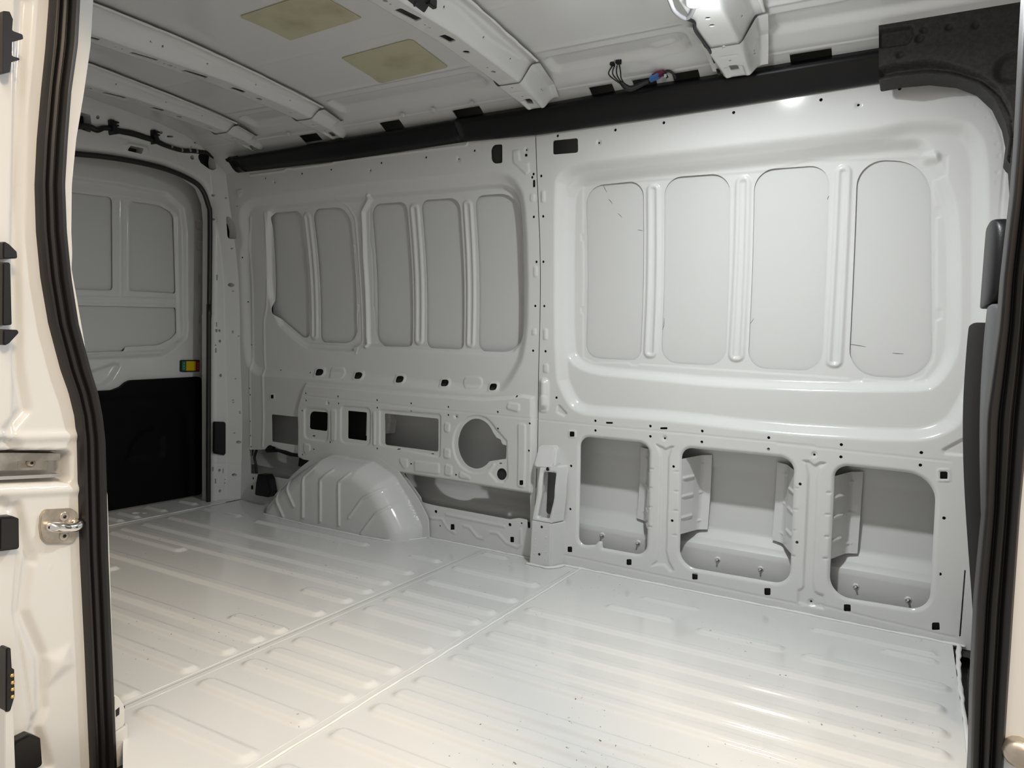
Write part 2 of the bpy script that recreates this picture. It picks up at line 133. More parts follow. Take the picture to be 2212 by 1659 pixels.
RP = [["p",[[-2839,1389],[-2831,1405],[-2821,1419],[-2808,1431],[-2792,1441],[-2773,1449],[-2745,1455],[-2709,1460],[-2663,1462],[-2609,1463],[-2542,1465],[-2464,1467],[-2374,1470],[-2275,1473],[-2187,1475],[-2109,1477],[-2042,1478],[-1984,1479],[-1927,1479],[-1872,1480],[-1817,1480],[-1763,1481],[-1710,1482],[-1658,1483],[-1607,1484],[-1557,1485],[-1514,1485],[-1479,1484],[-1450,1483],[-1428,1481],[-1408,1478],[-1391,1474],[-1377,1469],[-1365,1463],[-1354,1455],[-1343,1447],[-1334,1437],[-1326,1426],[-1318,1413],[-1312,1398],[-1307,1379],[-1304,1359],[-1301,1329],[-1300,1290],[-1299,1242],[-1299,1184],[-1299,1128],[-1298,1074],[-1298,1024],[-1298,976],[-1298,932],[-1299,894],[-1302,860],[-1306,830],[-1310,806],[-1314,785],[-1318,769],[-1323,757],[-1330,743],[-1338,727],[-1349,709],[-1361,689],[-1374,671],[-1388,655],[-1402,642],[-1417,631],[-1453,623],[-1510,619],[-1590,618],[-1694,621],[-1792,623],[-1882,625],[-1963,626],[-2036,626],[-2110,626],[-2185,626],[-2261,626],[-2338,626],[-2412,626],[-2481,625],[-2547,624],[-2608,624],[-2661,623],[-2706,622],[-2743,622],[-2771,621],[-2796,626],[-2818,635],[-2838,649],[-2854,667],[-2866,700],[-2874,746],[-2879,806],[-2880,879],[-2883,948],[-2884,1013],[-2882,1073],[-2882,1129],[-2878,1172],[-2871,1204],[-2865,1225],[-2858,1234],[-2852,1244],[-2848,1256],[-2845,1268],[-2844,1282],[-2843,1296],[-2844,1311],[-2845,1326],[-2848,1341],[-2848,1357],[-2845,1373]],0,20,45],["p",[[-2671,1397],[-2660,1405],[-2646,1412],[-2628,1417],[-2606,1420],[-2580,1422],[-2540,1423],[-2487,1424],[-2420,1425],[-2342,1426],[-2273,1427],[-2213,1429],[-2160,1431],[-2116,1433],[-2055,1435],[-1978,1437],[-1887,1437],[-1783,1437],[-1694,1437],[-1619,1438],[-1557,1439],[-1507,1441],[-1467,1441],[-1436,1439],[-1413,1437],[-1399,1432],[-1387,1427],[-1375,1421],[-1365,1415],[-1356,1407],[-1349,1397],[-1342,1386],[-1337,1372],[-1334,1356],[-1331,1330],[-1330,1293],[-1329,1246],[-1330,1187],[-1330,1129],[-1329,1071],[-1329,1015],[-1328,959],[-1328,914],[-1329,879],[-1333,854],[-1338,840],[-1345,827],[-1354,815],[-1364,805],[-1377,796],[-1410,789],[-1462,784],[-1537,782],[-1634,782],[-1733,783],[-1833,784],[-1935,786],[-2038,788],[-2115,787],[-2166,784],[-2188,778],[-2181,769],[-2193,763],[-2223,759],[-2271,758],[-2340,758],[-2396,760],[-2439,763],[-2470,767],[-2486,772],[-2512,783],[-2548,802],[-2593,829],[-2647,863],[-2689,919],[-2718,997],[-2726,1095],[-2714,1213],[-2698,1302],[-2683,1363]],0,22,20],["p",[[-2472,1387],[-2421,1384],[-2417,808],[-2466,806]],24.5,-6,10],["p",[[-2458,1373],[-2435,1370],[-2431,822],[-2452,820]],10.2,4.8,8.0],["p",[[-1873,1394],[-1819,1391],[-1818,806],[-1871,804]],25.9,-6,10],["p",[[-1858,1379],[-1834,1376],[-1833,821],[-1856,819]],10.8,4.8,8.0],["p",[[-1611,1393],[-1561,1390],[-1563,805],[-1612,803]],24.0,-6,10],["p",[[-1598,1380],[-1574,1376],[-1576,818],[-1598,816]],10.0,4.8,8.0],["l",[[-2068,1425],[-2118,1370],[-2133,1172],[-2123,833],[-2118,795]],-14,15],["l",[[-2248,1429],[-2199,1393],[-2168,1347],[-2168,1114],[-2154,820],[-2175,756]],-3,6],["l",[[-2195,1343],[-2190,1236],[-2177,1229],[-2182,1204],[-2190,1201],[-2185,980],[-2173,974],[-2177,947],[-2184,938],[-2187,861],[-2214,806],[-2261,789],[-2483,790],[-2517,804]],2,4],["l",[[-2076,1396],[-2098,1241],[-2089,1210],[-2094,974],[-2086,949],[-2081,854],[-2060,810],[-2003,787],[-1670,782],[-1422,784],[-1376,801],[-1343,865],[-1336,949],[-1350,983],[-1340,1209],[-1348,1241],[-1349,1337]],2,4],["l",[[-2787,1371],[-2821,1212],[-2827,926],[-2827,698],[-2838,506],[-2834,256]],-3,10],["l",[[-2690,1385],[-2731,953],[-2749,889],[-2748,702],[-2743,628],[-2748,283]],-4,10],["p",[[-2352,664],[-2353,654],[-2355,649],[-2358,644],[-2362,641],[-2368,639],[-2375,637],[-2390,636],[-2404,635],[-2412,636],[-2418,638],[-2422,641],[-2425,644],[-2426,650],[-2426,660],[-2426,671],[-2424,676],[-2421,680],[-2416,684],[-2411,686],[-2403,688],[-2388,689],[-2374,689],[-2367,688],[-2361,687],[-2357,684],[-2354,680],[-2353,675]],0,-4,8],["p",[[-2123,663],[-2124,653],[-2125,648],[-2128,644],[-2132,640],[-2137,638],[-2144,636],[-2158,635],[-2171,635],[-2178,636],[-2184,637],[-2188,640],[-2190,644],[-2192,649],[-2192,659],[-2191,669],[-2190,674],[-2187,678],[-2183,681],[-2177,684],[-2170,685],[-2157,687],[-2143,687],[-2136,686],[-2131,684],[-2127,682],[-2125,678],[-2123,673]],0,-4,8],["p",[[-1895,660],[-1895,651],[-1897,646],[-1899,642],[-1903,639],[-1908,636],[-1914,635],[-1927,634],[-1940,633],[-1946,634],[-1951,636],[-1955,638],[-1957,642],[-1959,647],[-1959,656],[-1958,666],[-1957,671],[-1954,675],[-1951,678],[-1946,681],[-1939,682],[-1926,683],[-1914,684],[-1907,683],[-1903,681],[-1899,678],[-1896,675],[-1895,670]],0,-4,8],["p",[[-1665,659],[-1665,650],[-1667,645],[-1669,641],[-1673,639],[-1677,636],[-1683,635],[-1695,634],[-1707,633],[-1713,634],[-1717,635],[-1721,638],[-1723,641],[-1724,646],[-1725,656],[-1724,665],[-1723,670],[-1721,674],[-1717,677],[-1713,679],[-1707,680],[-1695,681],[-1683,682],[-1677,681],[-1673,679],[-1669,677],[-1667,673],[-1665,669]],0,-4,8],["p",[[-1434,658],[-1434,649],[-1435,645],[-1438,641],[-1441,638],[-1445,636],[-1450,635],[-1461,633],[-1472,633],[-1478,634],[-1482,635],[-1485,638],[-1487,641],[-1489,646],[-1489,655],[-1489,664],[-1488,668],[-1485,672],[-1482,675],[-1478,677],[-1472,678],[-1462,679],[-1451,680],[-1445,679],[-1441,678],[-1438,675],[-1436,672],[-1434,667]],0,-4,8],["p",[[-2327,692],[-2233,697],[-2235,640],[-2329,635]],24,-4,7],["p",[[-1607,692],[-1512,698],[-1512,644],[-1607,637]],24,-4,7],["p",[[-2515,487],[-2473,589],[-2458,611],[-2148,611],[-1858,608],[-1502,612],[-1380,627],[-1320,639],[-1266,635],[-1259,250],[-1274,249],[-1902,254],[-1905,204],[-2039,256],[-2285,258],[-2398,218],[-2510,254]],5,-16,14],["l",[[-2455,549],[-1817,549],[-1964,545],[-1244,547]],1.6,4],["c",[-2314,527],11,4,6],["c",[-1620,525],11,4,6],["p",[[-2701,542],[-2664,545],[-2665,516],[-2703,513]],4,-3,5],["p",[[-2465,499],[-2310,503],[-2312,344],[-2465,347]],28,5,9],["p",[[-2243,525],[-2062,530],[-2065,351],[-2244,350]],30,5,9],["p",[[-2020,525],[-1692,533],[-1693,343],[-2020,363]],16,5,8],["p",[[-1439,348],[-1452,333],[-1467,320],[-1484,310],[-1502,303],[-1521,300],[-1540,299],[-1559,303],[-1577,310],[-1594,320],[-1608,334],[-1620,350],[-1629,368],[-1635,388],[-1638,408],[-1637,430],[-1632,451],[-1624,471],[-1613,489],[-1600,506],[-1584,520],[-1567,531],[-1548,539],[-1529,543],[-1510,544],[-1492,542],[-1474,536],[-1458,526],[-1444,514],[-1432,499],[-1378,453],[-1368,305],[-1386,279],[-1423,280],[-1462,312]],8,5,8],["p",[[-2299,501],[-2260,504],[-2264,356],[-2296,353]],12,-4,6],["p",[[-2056,512],[-2034,513],[-2036,360],[-2053,360]],12,-4,6],["p",[[-1918,322],[-1858,326],[-1856,285],[-1879,274]],12,-4,6],["p",[[-1829,322],[-1694,325],[-1693,276],[-1824,272]],12,-4,6],["p",[[-1672,327],[-1631,322],[-1630,273],[-1672,277]],12,-4,6],["p",[[-1601,308],[-1542,289],[-1542,273],[-1602,274]],12,-4,6],["p",[[-1678,499],[-1645,498],[-1648,453],[-1678,456]],12,-4,6],["p",[[-1680,393],[-1644,390],[-1643,345],[-1678,347]],12,-4,6],["p",[[-1378,605],[-1321,603],[-1324,564],[-1389,575]],12,-4,6],["p",[[-1335,526],[-1295,527],[-1291,271],[-1329,273]],12,-4,6],["p",[[-2468,330],[-2416,327],[-2419,294],[-2458,273]],12,-4,6],["l",[[-1663,111],[-1387,105]],-3,10],["l",[[-1743,84],[-1685,88],[-1654,53],[-1620,41]],-3,10],["l",[[-1575,77],[-1549,76],[-1509,41],[-1483,40],[-1453,72],[-1416,73],[-1371,40],[-1322,32],[-1308,45],[-1311,103]],-3,10],["c",[-2587,1513],10,3,5],["c",[-2029,1524],10,3,5],["c",[-1590,1533],10,3,5],["c",[-1294,1541],10,3,5],["p",[[-1286,1389],[-1263,1387],[-1265,1356],[-1288,1358]],8,-3,5],["p",[[-1284,1128],[-1264,1128],[-1264,1085],[-1284,1085]],8,-3,5],["p",[[-1288,893],[-1266,894],[-1265,865],[-1287,865]],8,-3,5],["p",[[-1353,1546],[-1321,1545],[-1318,1507],[-1282,1498],[-1279,1461],[-1298,1451],[-1353,1500]],8,-4,7],["l",[[-2731,1554],[-2516,1558],[-2497,1567],[-2453,1563],[-2229,1567],[-2212,1573],[-1550,1580],[-1546,1591]],-4,6],["p",[[-2837,1496],[-2792,1498],[-2796,1476],[-2833,1454]],8,-4,6]]
RPH = [[[[-2669,1391],[-2479,1392],[-2474,818],[-2517,819],[-2701,929]],[36,34,26,26,25]],[[[-2410,1396],[-2195,1395],[-2187,802],[-2405,799]],[42,75,68,32]],[[[-2073,1399],[-1883,1399],[-1878,799],[-2074,795]],[52,35,28,62]],[[[-1811,1401],[-1622,1401],[-1619,798],[-1806,798]],[35,45,28,32]],[[[-1551,1404],[-1349,1403],[-1349,797],[-1549,796]],[40,88,80,34]],[[[-2366,664],[-2367,658],[-2368,654],[-2370,652],[-2373,650],[-2376,649],[-2381,648],[-2390,647],[-2399,647],[-2403,647],[-2407,648],[-2409,650],[-2411,652],[-2412,655],[-2412,661],[-2412,667],[-2410,670],[-2408,673],[-2406,674],[-2402,676],[-2398,677],[-2389,678],[-2380,678],[-2375,677],[-2372,676],[-2369,675],[-2368,673],[-2367,670]],0],[[[-2136,662],[-2137,656],[-2138,653],[-2139,651],[-2142,649],[-2145,648],[-2149,647],[-2158,646],[-2166,646],[-2170,646],[-2173,647],[-2176,649],[-2178,651],[-2178,654],[-2179,660],[-2178,665],[-2177,669],[-2175,671],[-2173,673],[-2170,674],[-2165,675],[-2157,676],[-2149,676],[-2144,675],[-2141,674],[-2139,673],[-2137,671],[-2136,668]],0],[[[-1907,660],[-1907,654],[-1908,651],[-1910,649],[-1912,647],[-1915,646],[-1919,645],[-1927,644],[-1935,644],[-1939,644],[-1942,645],[-1944,647],[-1945,649],[-1946,652],[-1947,657],[-1946,663],[-1945,666],[-1944,668],[-1941,670],[-1938,671],[-1934,672],[-1927,673],[-1919,673],[-1915,673],[-1912,672],[-1910,670],[-1908,668],[-1907,665]],0],[[[-1676,659],[-1677,653],[-1678,650],[-1679,648],[-1681,647],[-1684,645],[-1688,644],[-1695,644],[-1702,643],[-1706,644],[-1709,645],[-1711,646],[-1712,648],[-1713,651],[-1713,656],[-1713,662],[-1712,665],[-1711,667],[-1709,669],[-1706,670],[-1702,671],[-1695,671],[-1688,672],[-1684,671],[-1681,670],[-1679,669],[-1678,667],[-1677,664]],0],[[[-1444,658],[-1445,652],[-1445,650],[-1447,648],[-1449,646],[-1451,645],[-1455,644],[-1461,643],[-1468,643],[-1471,643],[-1474,644],[-1476,646],[-1477,648],[-1478,650],[-1479,655],[-1478,661],[-1477,663],[-1476,665],[-1474,667],[-1472,668],[-1468,669],[-1462,670],[-1455,670],[-1451,670],[-1449,669],[-1447,667],[-1446,665],[-1445,663]],0],[[-2640,658],4,"c"],[[-2449,657],4,"c"],[[-2449,562],4.5,"c"],[[-2252,562],4.5,"c"],[[-2029,562],4.5,"c"],[[-1846,562],4.5,"c"],[[-2448,529],4.5,"c"],[[-2250,530],4.5,"c"],[[-2029,529],4.5,"c"],[[-1846,529],4.5,"c"],[[-2474,479],4.5,"c"],[[-2301,349],4.5,"c"],[[-2028,350],4.5,"c"],[[-2469,273],4.5,"c"],[[-2399,306],4.5,"c"],[[-1657,562],4.5,"c"],[[-1657,529],4.5,"c"],[[-1423,561],4.5,"c"],[[-1343,628],4.5,"c"],[[-1281,528],4.5,"c"],[[-1282,422],4.5,"c"],[[-1843,304],4.5,"c"],[[-1614,286],4.5,"c"],[[-1422,495],4.5,"c"],[[-2314,527],3.5,"c"],[[-1620,525],3.5,"c"],[[[-2692,537],[-2670,539],[-2671,521],[-2693,519]],1],[[[-2430,481],[-2320,484],[-2323,397],[-2432,397]],[30,8,10,10]],[[[-2199,502],[-2090,503],[-2091,376],[-2200,376]],5],[[[-1992,507],[-1709,509],[-1708,370],[-1989,370]],8],[[[-1460,359],[-1470,347],[-1481,338],[-1493,330],[-1506,325],[-1519,322],[-1533,322],[-1546,324],[-1559,328],[-1571,335],[-1582,344],[-1592,356],[-1600,369],[-1606,383],[-1610,398],[-1612,414],[-1611,430],[-1607,446],[-1602,462],[-1595,476],[-1586,490],[-1575,501],[-1563,510],[-1551,518],[-1537,523],[-1524,525],[-1510,525],[-1497,522],[-1485,517],[-1473,510],[-1463,501],[-1454,490],[-1447,477],[-1430,458],[-1411,452],[-1403,434],[-1384,431],[-1384,378],[-1437,365]],2],[[[-1379,317],[-1379,314],[-1380,310],[-1381,306],[-1383,303],[-1385,300],[-1387,297],[-1390,295],[-1394,293],[-1397,292],[-1400,291],[-1404,291],[-1407,291],[-1411,292],[-1414,294],[-1417,296],[-1419,298],[-1421,301],[-1423,305],[-1424,308],[-1424,312],[-1424,315],[-1423,319],[-1422,323],[-1420,326],[-1418,329],[-1416,332],[-1413,334],[-1410,336],[-1406,337],[-1403,338],[-1399,338],[-1396,338],[-1392,336],[-1389,335],[-1387,333],[-1384,330],[-1382,328],[-1381,324],[-1380,321]],0],[[[-1317,302],[-1300,305],[-1299,286],[-1316,283]],1],[[[-1254,412],[-1243,413],[-1242,404],[-1253,402]],1],[[[-1918,361],[-1902,363],[-1902,358],[-1918,356]],0],[[[-1744,360],[-1729,362],[-1729,357],[-1744,355]],0],[[[-1416,359],[-1402,361],[-1402,356],[-1415,354]],0],[[[-2415,369],[-2396,371],[-2396,365],[-2415,364]],0],[[[-1893,257],[-1267,254],[-1277,250],[-1270,117],[-1281,115],[-1285,148],[-1322,149],[-1363,137],[-1724,140],[-1789,144],[-1797,164]],2],[[[-2690,443],[-2512,445],[-2510,310],[-2687,311]],8],[[[-2839,255],[-2701,271],[-2692,291],[-2504,266],[-2504,252],[-2400,251],[-2552,143],[-2835,138]],2],[[-1717,115],7,"c"],[[-1361,116],7,"c"],[[-1309,130],4,"c"],[[-1693,58],4,"c"],[[[-1641,74],[-1622,77],[-1620,54],[-1640,50]],1],[[[-1357,68],[-1340,71],[-1339,49],[-1356,46]],1],[[-2809,116],6,"c"],[[[-2823,79],[-2807,82],[-2806,61],[-2823,59]],1],[[-2638,1534],4.5,"c"],[[-2411,1538],4.5,"c"],[[-2240,1542],4.5,"c"],[[-1966,1548],4.5,"c"],[[-1741,1551],4.5,"c"],[[-1515,1557],4.5,"c"],[[-2587,1513],3.5,"c"],[[-2029,1524],3.5,"c"],[[-1590,1533],3.5,"c"],[[-1294,1541],3.5,"c"],[[[-1442,1571],[-1393,1569],[-1396,1503],[-1442,1503]],[22,6,6,22]],[[[-1300,1528],[-1289,1527],[-1289,1517],[-1301,1518]],1],[[-1267,1455],5,"c"],[[-1273,1444],5,"c"],[[-1274,1305],5,"c"],[[-1269,1142],5,"c"],[[-1274,978],5,"c"],[[-1279,808],5,"c"],[[[-1271,1435],[-1261,1434],[-1262,1409],[-1272,1409]],0],[[-2846,1423],4,"c"],[[-2860,1189],4,"c"],[[-2852,979],4,"c"],[[-2836,771],4,"c"],[[-2835,559],4,"c"],[[-2833,527],4,"c"],[[-2836,396],4,"c"],[[-2834,325],4,"c"],[[-2828,271],4,"c"],[[[-2930,1381],[-2904,1378],[-2878,1341],[-2873,1312],[-2880,1274],[-2932,1277],[-2939,1292]],6]]
panes = [[[[-1088,1413],[-868,1418],[-870,790],[-1087,790]],[70,50,38,55]],[[[-794,1422],[-571,1422],[-567,786],[-795,787]],[60,62,60,60]],[[[-495,1425],[-269,1425],[-262,785],[-493,784]],[62,62,62,58]],[[[-193,1434],[1,1412],[49,779],[-183,776]],[68,150,88,85]],[[[-2669,1391],[-2479,1392],[-2474,818],[-2517,819],[-2701,929]],[36,34,26,26,25]],[[[-2410,1396],[-2195,1395],[-2187,802],[-2405,799]],[42,75,68,32]],[[[-2073,1399],[-1883,1399],[-1878,799],[-2074,795]],[52,35,28,62]],[[[-1811,1401],[-1622,1401],[-1619,798],[-1806,798]],[35,45,28,32]],[[[-1551,1404],[-1349,1403],[-1349,797],[-1549,796]],[40,88,80,34]]]
BR = {"O1r":[[-808,466],[-802,198]],"O2l":[[-691,443],[-683,178]],"O2r":[[-320,457],[-315,198]],"O3l":[[-199,442],[-199,164]]}
studs = [[-997,120],[-854,115],[-562,106],[-416,100],[-121,99],[28,87]]
DR = {"open":[[1418,1462],[1712,1516],[1899,1539],[2080,1548],[2228,1530],[2302,1500],[2339,1430],[2350,1350],[2358,908],[2356,908],[2378,29]],"seal":[[1416,1454],[1710,1506],[1896,1530],[2076,1537],[2217,1518],[2285,1487],[2323,1418],[2334,1347],[2341,907],[2339,907],[2358,36]],"paneL":[[1491,1359],[1962,1396],[1971,989],[1493,960]],"paneR":[[2047,1395],[2189,1403],[2263,1379],[2284,1002],[2050,994]],"paneB":[[1493,898],[2287,935],[2292,813],[2262,782],[2198,752],[2030,740],[2029,721],[1608,701]],"rec":[[1491,1414],[1776,1446],[1997,1463],[2213,1469],[2307,1414],[2326,1306],[2338,904],[2343,844],[2336,790],[2270,730],[2206,697],[1864,678],[1609,666]],"rec2":[[1491,1374],[1777,1397],[2189,1419],[2282,1373],[2303,902],[2312,813],[2302,772],[2224,723],[1864,698],[1609,686]],"scoop":[[1830,629],[1872,645],[1971,677],[2011,666],[1967,595],[1922,558],[1831,556]],"trim":[[1599,550],[1891,549],[1949,550],[1988,563],[2011,582],[2034,592],[2389,602],[2403,593],[2422,22],[2405,11],[1940,14],[1603,14]],"label":[[2297,679],[2395,681],[2396,631],[2298,630]],"knuck":[[[2399,901],[2424,900],[2423,860],[2400,862]],[[2400,792],[2425,793],[2424,766],[2399,765]],[[2376,1264],[2410,1269],[2411,1224],[2377,1219]],[[2391,1105],[2419,1108],[2419,1062],[2395,1060]],[[2365,1364],[2401,1370],[2405,1323],[2372,1318]]],"grooves":[[[2004,1390],[2011,967]],[[2038,1364],[2044,1000]],[[1635,938],[2280,975]],[[1635,908],[2228,942]]],"trimbead":[[1599,501],[2227,497],[2287,471],[2329,415],[2352,30]],"spk":[[2005,219],[2027,306],[2074,358],[2159,385],[2218,328],[2220,228],[2188,214]]}
RFH = [[[2228,1618],10,"c"],[[2344,1469],6,"c"],[[2358,1360],6,"c"],[[2381,1462],4,"c"],[[2424,1230],4,"c"],[[2444,1028],4,"c"],[[2437,1057],10,"c"],[[2398,833],7,"c"],[[2402,783],7,"c"],[[2411,616],8,"c"],[[2416,149],8,"c"],[[2421,46],8,"c"],[[2491,286],8,"c"],[[2480,122],8,"c"],[[2380,763],4,"c"],[[2450,99],4,"c"],[[2450,81],4,"c"],[[2469,811],3.5,"c"],[[2470,601],3.5,"c"],[[2468,494],3.5,"c"],[[2469,483],3.5,"c"],[[2490,439],3.5,"c"],[[2491,430],3.5,"c"],[[2477,331],3.5,"c"],[[[2365,1376],[2367,1376],[2371,1348],[2368,1348]],0],[[[2375,1101],[2381,1101],[2381,1073],[2376,1072]],0],[[[2378,874],[2384,874],[2384,850],[2379,850]],0],[[[2379,750],[2384,750],[2385,725],[2379,725]],0],[[[2382,171],[2388,170],[2388,145],[2383,146]],0],[[[2434,156],[2439,156],[2440,130],[2434,131]],0],[[[2393,111],[2399,111],[2399,85],[2394,86]],0],[[[2377,840],[2387,840],[2387,825],[2378,824]],0],[[[2449,838],[2454,838],[2454,822],[2449,822]],0],[[[2391,1377],[2402,1377],[2420,1343],[2428,1314],[2432,1275],[2411,1274],[2405,1288]],6],[[[2255,1631],[2264,1654],[2301,1673],[2319,1666],[2330,1647],[2341,1591],[2334,1582],[2273,1604]],8],[[[1915,1574],[1927,1593],[1986,1597],[1979,1572],[1916,1569]],1],[[[1694,1664],[1745,1665],[1765,1617],[1757,1602],[1705,1606]],4],[[1775,1665],7,"c"],[[2050,1679],7,"c"],[[2207,1659],4,"c"],[[2339,1646],4,"c"],[[2396,1668],4,"c"],[[2388,1666],6,"c"],[[[2079,1674],[2108,1681],[2111,1674],[2082,1667]],0],[[[2212,1682],[2232,1687],[2235,1680],[2215,1675]],0]]
RFF = [["l",[[2157,1601],[2129,1690],[2133,1707],[2160,1717]],2,5],["l",[[2088,1537],[2145,1563],[2159,1588],[2134,1691]],2,5],["p",[[1900,1593],[1918,1609],[2004,1614],[2017,1600],[2008,1572],[1901,1560]],8,-5,9],["l",[[2373,187],[2515,169]],2,4],["l",[[2340,1414],[2405,1416]],1.5,4]]
harn = [[1592,1566],[1725,1617],[1772,1615],[1803,1631],[1835,1637],[1870,1637],[1925,1642],[1984,1641],[2028,1640],[2081,1632],[2158,1631],[2219,1643],[2266,1649]]
harn2 = [[2266,1649],[2303,1653],[2327,1647],[2350,1619],[2371,1600],[2394,1602]]
clips = [[[1815,1667],[1834,1670],[1859,1621],[1836,1612]],[[1999,1675],[2017,1681],[2045,1630],[2021,1622]]]
grom = [[1943,1657]]
JB = {"L":[[734,1387],[729,1307],[722,1226],[716,1146],[713,1067],[716,988],[724,909],[738,829],[760,746],[775,704],[786,660],[791,617],[794,530],[799,397],[810,215],[823,-27]],"R":[[781,1407],[778,1325],[767,1241],[762,1159],[758,1076],[762,995],[771,914],[785,831],[809,746],[823,702],[832,657],[838,612],[842,523],[847,386],[857,199],[871,-51]],"lip":[[813,1425],[809,1340],[798,1253],[785,1166],[778,1082],[778,998],[780,961]],"chan":[[589,619],[778,598],[786,587],[785,543],[778,533],[589,554]],"railT":[[589,612],[767,591],[767,578],[589,596]],"railB":[[589,569],[768,553],[768,547],[589,563]],"railW":[[589,599],[759,578],[759,559],[589,577]],"recs":[[704,584],[746,580],[746,562],[704,568]],"screw":[[726,576]],"plate":[[733,494],[781,488],[793,477],[796,448],[789,424],[780,421],[738,430],[728,441],[725,464],[727,484]],"loop":[[744,463],[750,467],[766,461],[781,461],[789,453],[784,446],[753,452]],"scr2":[[767,475],[767,439]],"buf1":[[651,498],[674,495],[684,489],[685,435],[651,438]],"buf2":[[675,90],[682,93],[704,95],[723,78],[727,24],[707,25],[675,41]],"ridge":[[[771,1468],[772,1407],[765,1261]]],"beadT":[[607,645],[673,630],[701,628],[786,623]],"beadB":[[607,543],[692,532],[792,521]],"flange":[[697,1375],[689,1236],[685,1047],[686,1063],[684,1006],[684,891],[687,776],[689,746],[691,733],[701,677],[673,644],[673,627],[687,609]],"fl2":[[662,515],[678,504],[688,505],[700,441],[713,402],[710,415],[698,316],[730,225],[733,183],[733,147],[735,122],[722,92],[745,6]],"fl3":[[692,419],[686,322],[706,182],[717,106]],"dim":[[720,485],[729,620],[776,614],[736,417],[797,379],[747,383]],"fin":[[[650,963],[660,958],[672,947],[673,936],[650,932]],[[650,927],[662,928],[665,824],[650,822]],[[651,816],[674,816],[676,811],[661,793],[651,787]]],"clip":[[[648,1332],[658,1335],[663,1325],[662,1306],[678,1306],[679,1299],[662,1288],[662,1265],[673,1266],[674,1263],[661,1256],[659,1238],[648,1232]]],"conn":[[656,274],[664,270],[666,234],[670,230],[671,182],[664,158],[656,160]],"pins":[[665,222],[666,209],[666,197],[666,184]],"dedge":[[656,181],[664,158],[669,178],[674,41],[657,50]]}
RS = {"L":[[57,1137],[58,1086],[60,1012],[60,968],[59,938],[58,900],[58,862],[56,824],[54,785],[58,708],[57,629],[59,549],[62,486]],"R":[[84,1132],[84,1082],[84,1010],[85,966],[84,937],[83,900],[84,863],[85,825],[85,788],[84,712],[85,634],[86,557],[87,494]],"bolt":[94,514]}
FO = {"out":[[-147,1763],[-139,1769],[-79,1766],[-5,1765],[28,1767],[65,1792],[256,1788],[293,1253],[189,1259],[180,1331],[168,1347],[170,1398],[159,1443],[134,1499],[97,1541],[50,1567],[-14,1583],[-78,1585],[-135,1581]],"dim":[[-37,1700],[20,1698],[79,1693],[-88,1645]],"dim2":[[164,1573]],"notch":[[-149,1721],[-62,1719],[-55,1689],[-70,1665],[-145,1666]],"band":[[-143,1622],[-95,1628],[-21,1626],[33,1609],[100,1573],[140,1535],[168,1480],[185,1405],[181,1324],[168,1334],[172,1398],[167,1451],[139,1503],[96,1544],[35,1573],[-18,1585],[-101,1586],[-140,1582]]}
BA = {"top":[[-2744,2300,1622],[-2137,2300,1642],[-1536,2300,1660],[-1217,2300,1665],[-814,2300,1682],[-521,2300,1686],[-146,2300,1697]],"bot":[[-2795,2345,1570],[-2176,2345,1573],[-1562,2345,1593],[-1236,2345,1588],[-824,2345,1599],[-526,2345,1609],[-143,2345,1625]],"joint":[-1554,2330,1628]}
bays = [[-1015,2250,1679],[-931,2250,1681],[-863,2250,1685],[-785,2250,1686],[-730,2250,1689],[-647,2250,1692],[-379,2250,1703],[-266,2250,1704],[-1908,2250,1634],[-1807,2250,1635],[-2339,2250,1623],[-2236,2250,1622],[-1563,2250,1640],[-1443,2250,1644]]
pat = [[[-1771,1482],[-1753,1664],[-1453,1646],[-1468,1469]],[[-1695,1827],[-1705,2040],[-1410,2025],[-1402,1812]]]
BH = {"b2":{"slots":[[[-1223,1503],[-1196,1499],[-1187,1579],[-1214,1587]],[[-1222,1698],[-1195,1694],[-1188,1742],[-1215,1748]]],"c":[[-1205,1820],[-1205,1977],[-1205,1449],[-1205,1470],[-1205,1615],[-1205,1636],[-1205,1940],[-1205,2097],[-1205,2168]],"end":[[-1213,2192],[-1186,2191],[-1198,2242],[-1222,2236]]},"b3":{"slots":[[[-2152,1395],[-2131,1395],[-2119,1474],[-2138,1475]],[[-2150,1573],[-2127,1574],[-2119,1657],[-2144,1660]],[[-2153,1766],[-2126,1764],[-2118,1812],[-2143,1817]],[[-2159,1247],[-2128,1260],[-2116,1288],[-2137,1291]]],"c":[[-2135,1884],[-2135,1524],[-2135,2036],[-2135,1345],[-2135,1365],[-2135,1504],[-2135,1544],[-2135,1686],[-2135,1707],[-2135,1999],[-2135,2152],[-2135,2220]],"end":[[-2142,2246],[-2113,2245],[-2129,2286],[-2157,2286]]},"b4":{"slots":[[[-2637,1607],[-2611,1608],[-2604,1686],[-2629,1688]],[[-2640,1800],[-2612,1799],[-2600,1841],[-2628,1843]]],"c":[[-2620,1914],[-2620,1557],[-2620,2064],[-2620,1718],[-2620,1738],[-2620,2175],[-2620,2244]],"end":[[-2624,2266],[-2594,2263],[-2615,2307],[-2648,2307]]},"b1":{"slots":[],"c":[[-515,1919],[-515,1876],[-515,2053],[-515,2132]],"end":[[-527,2162],[-501,2163],[-502,2205],[-530,2206]]}}
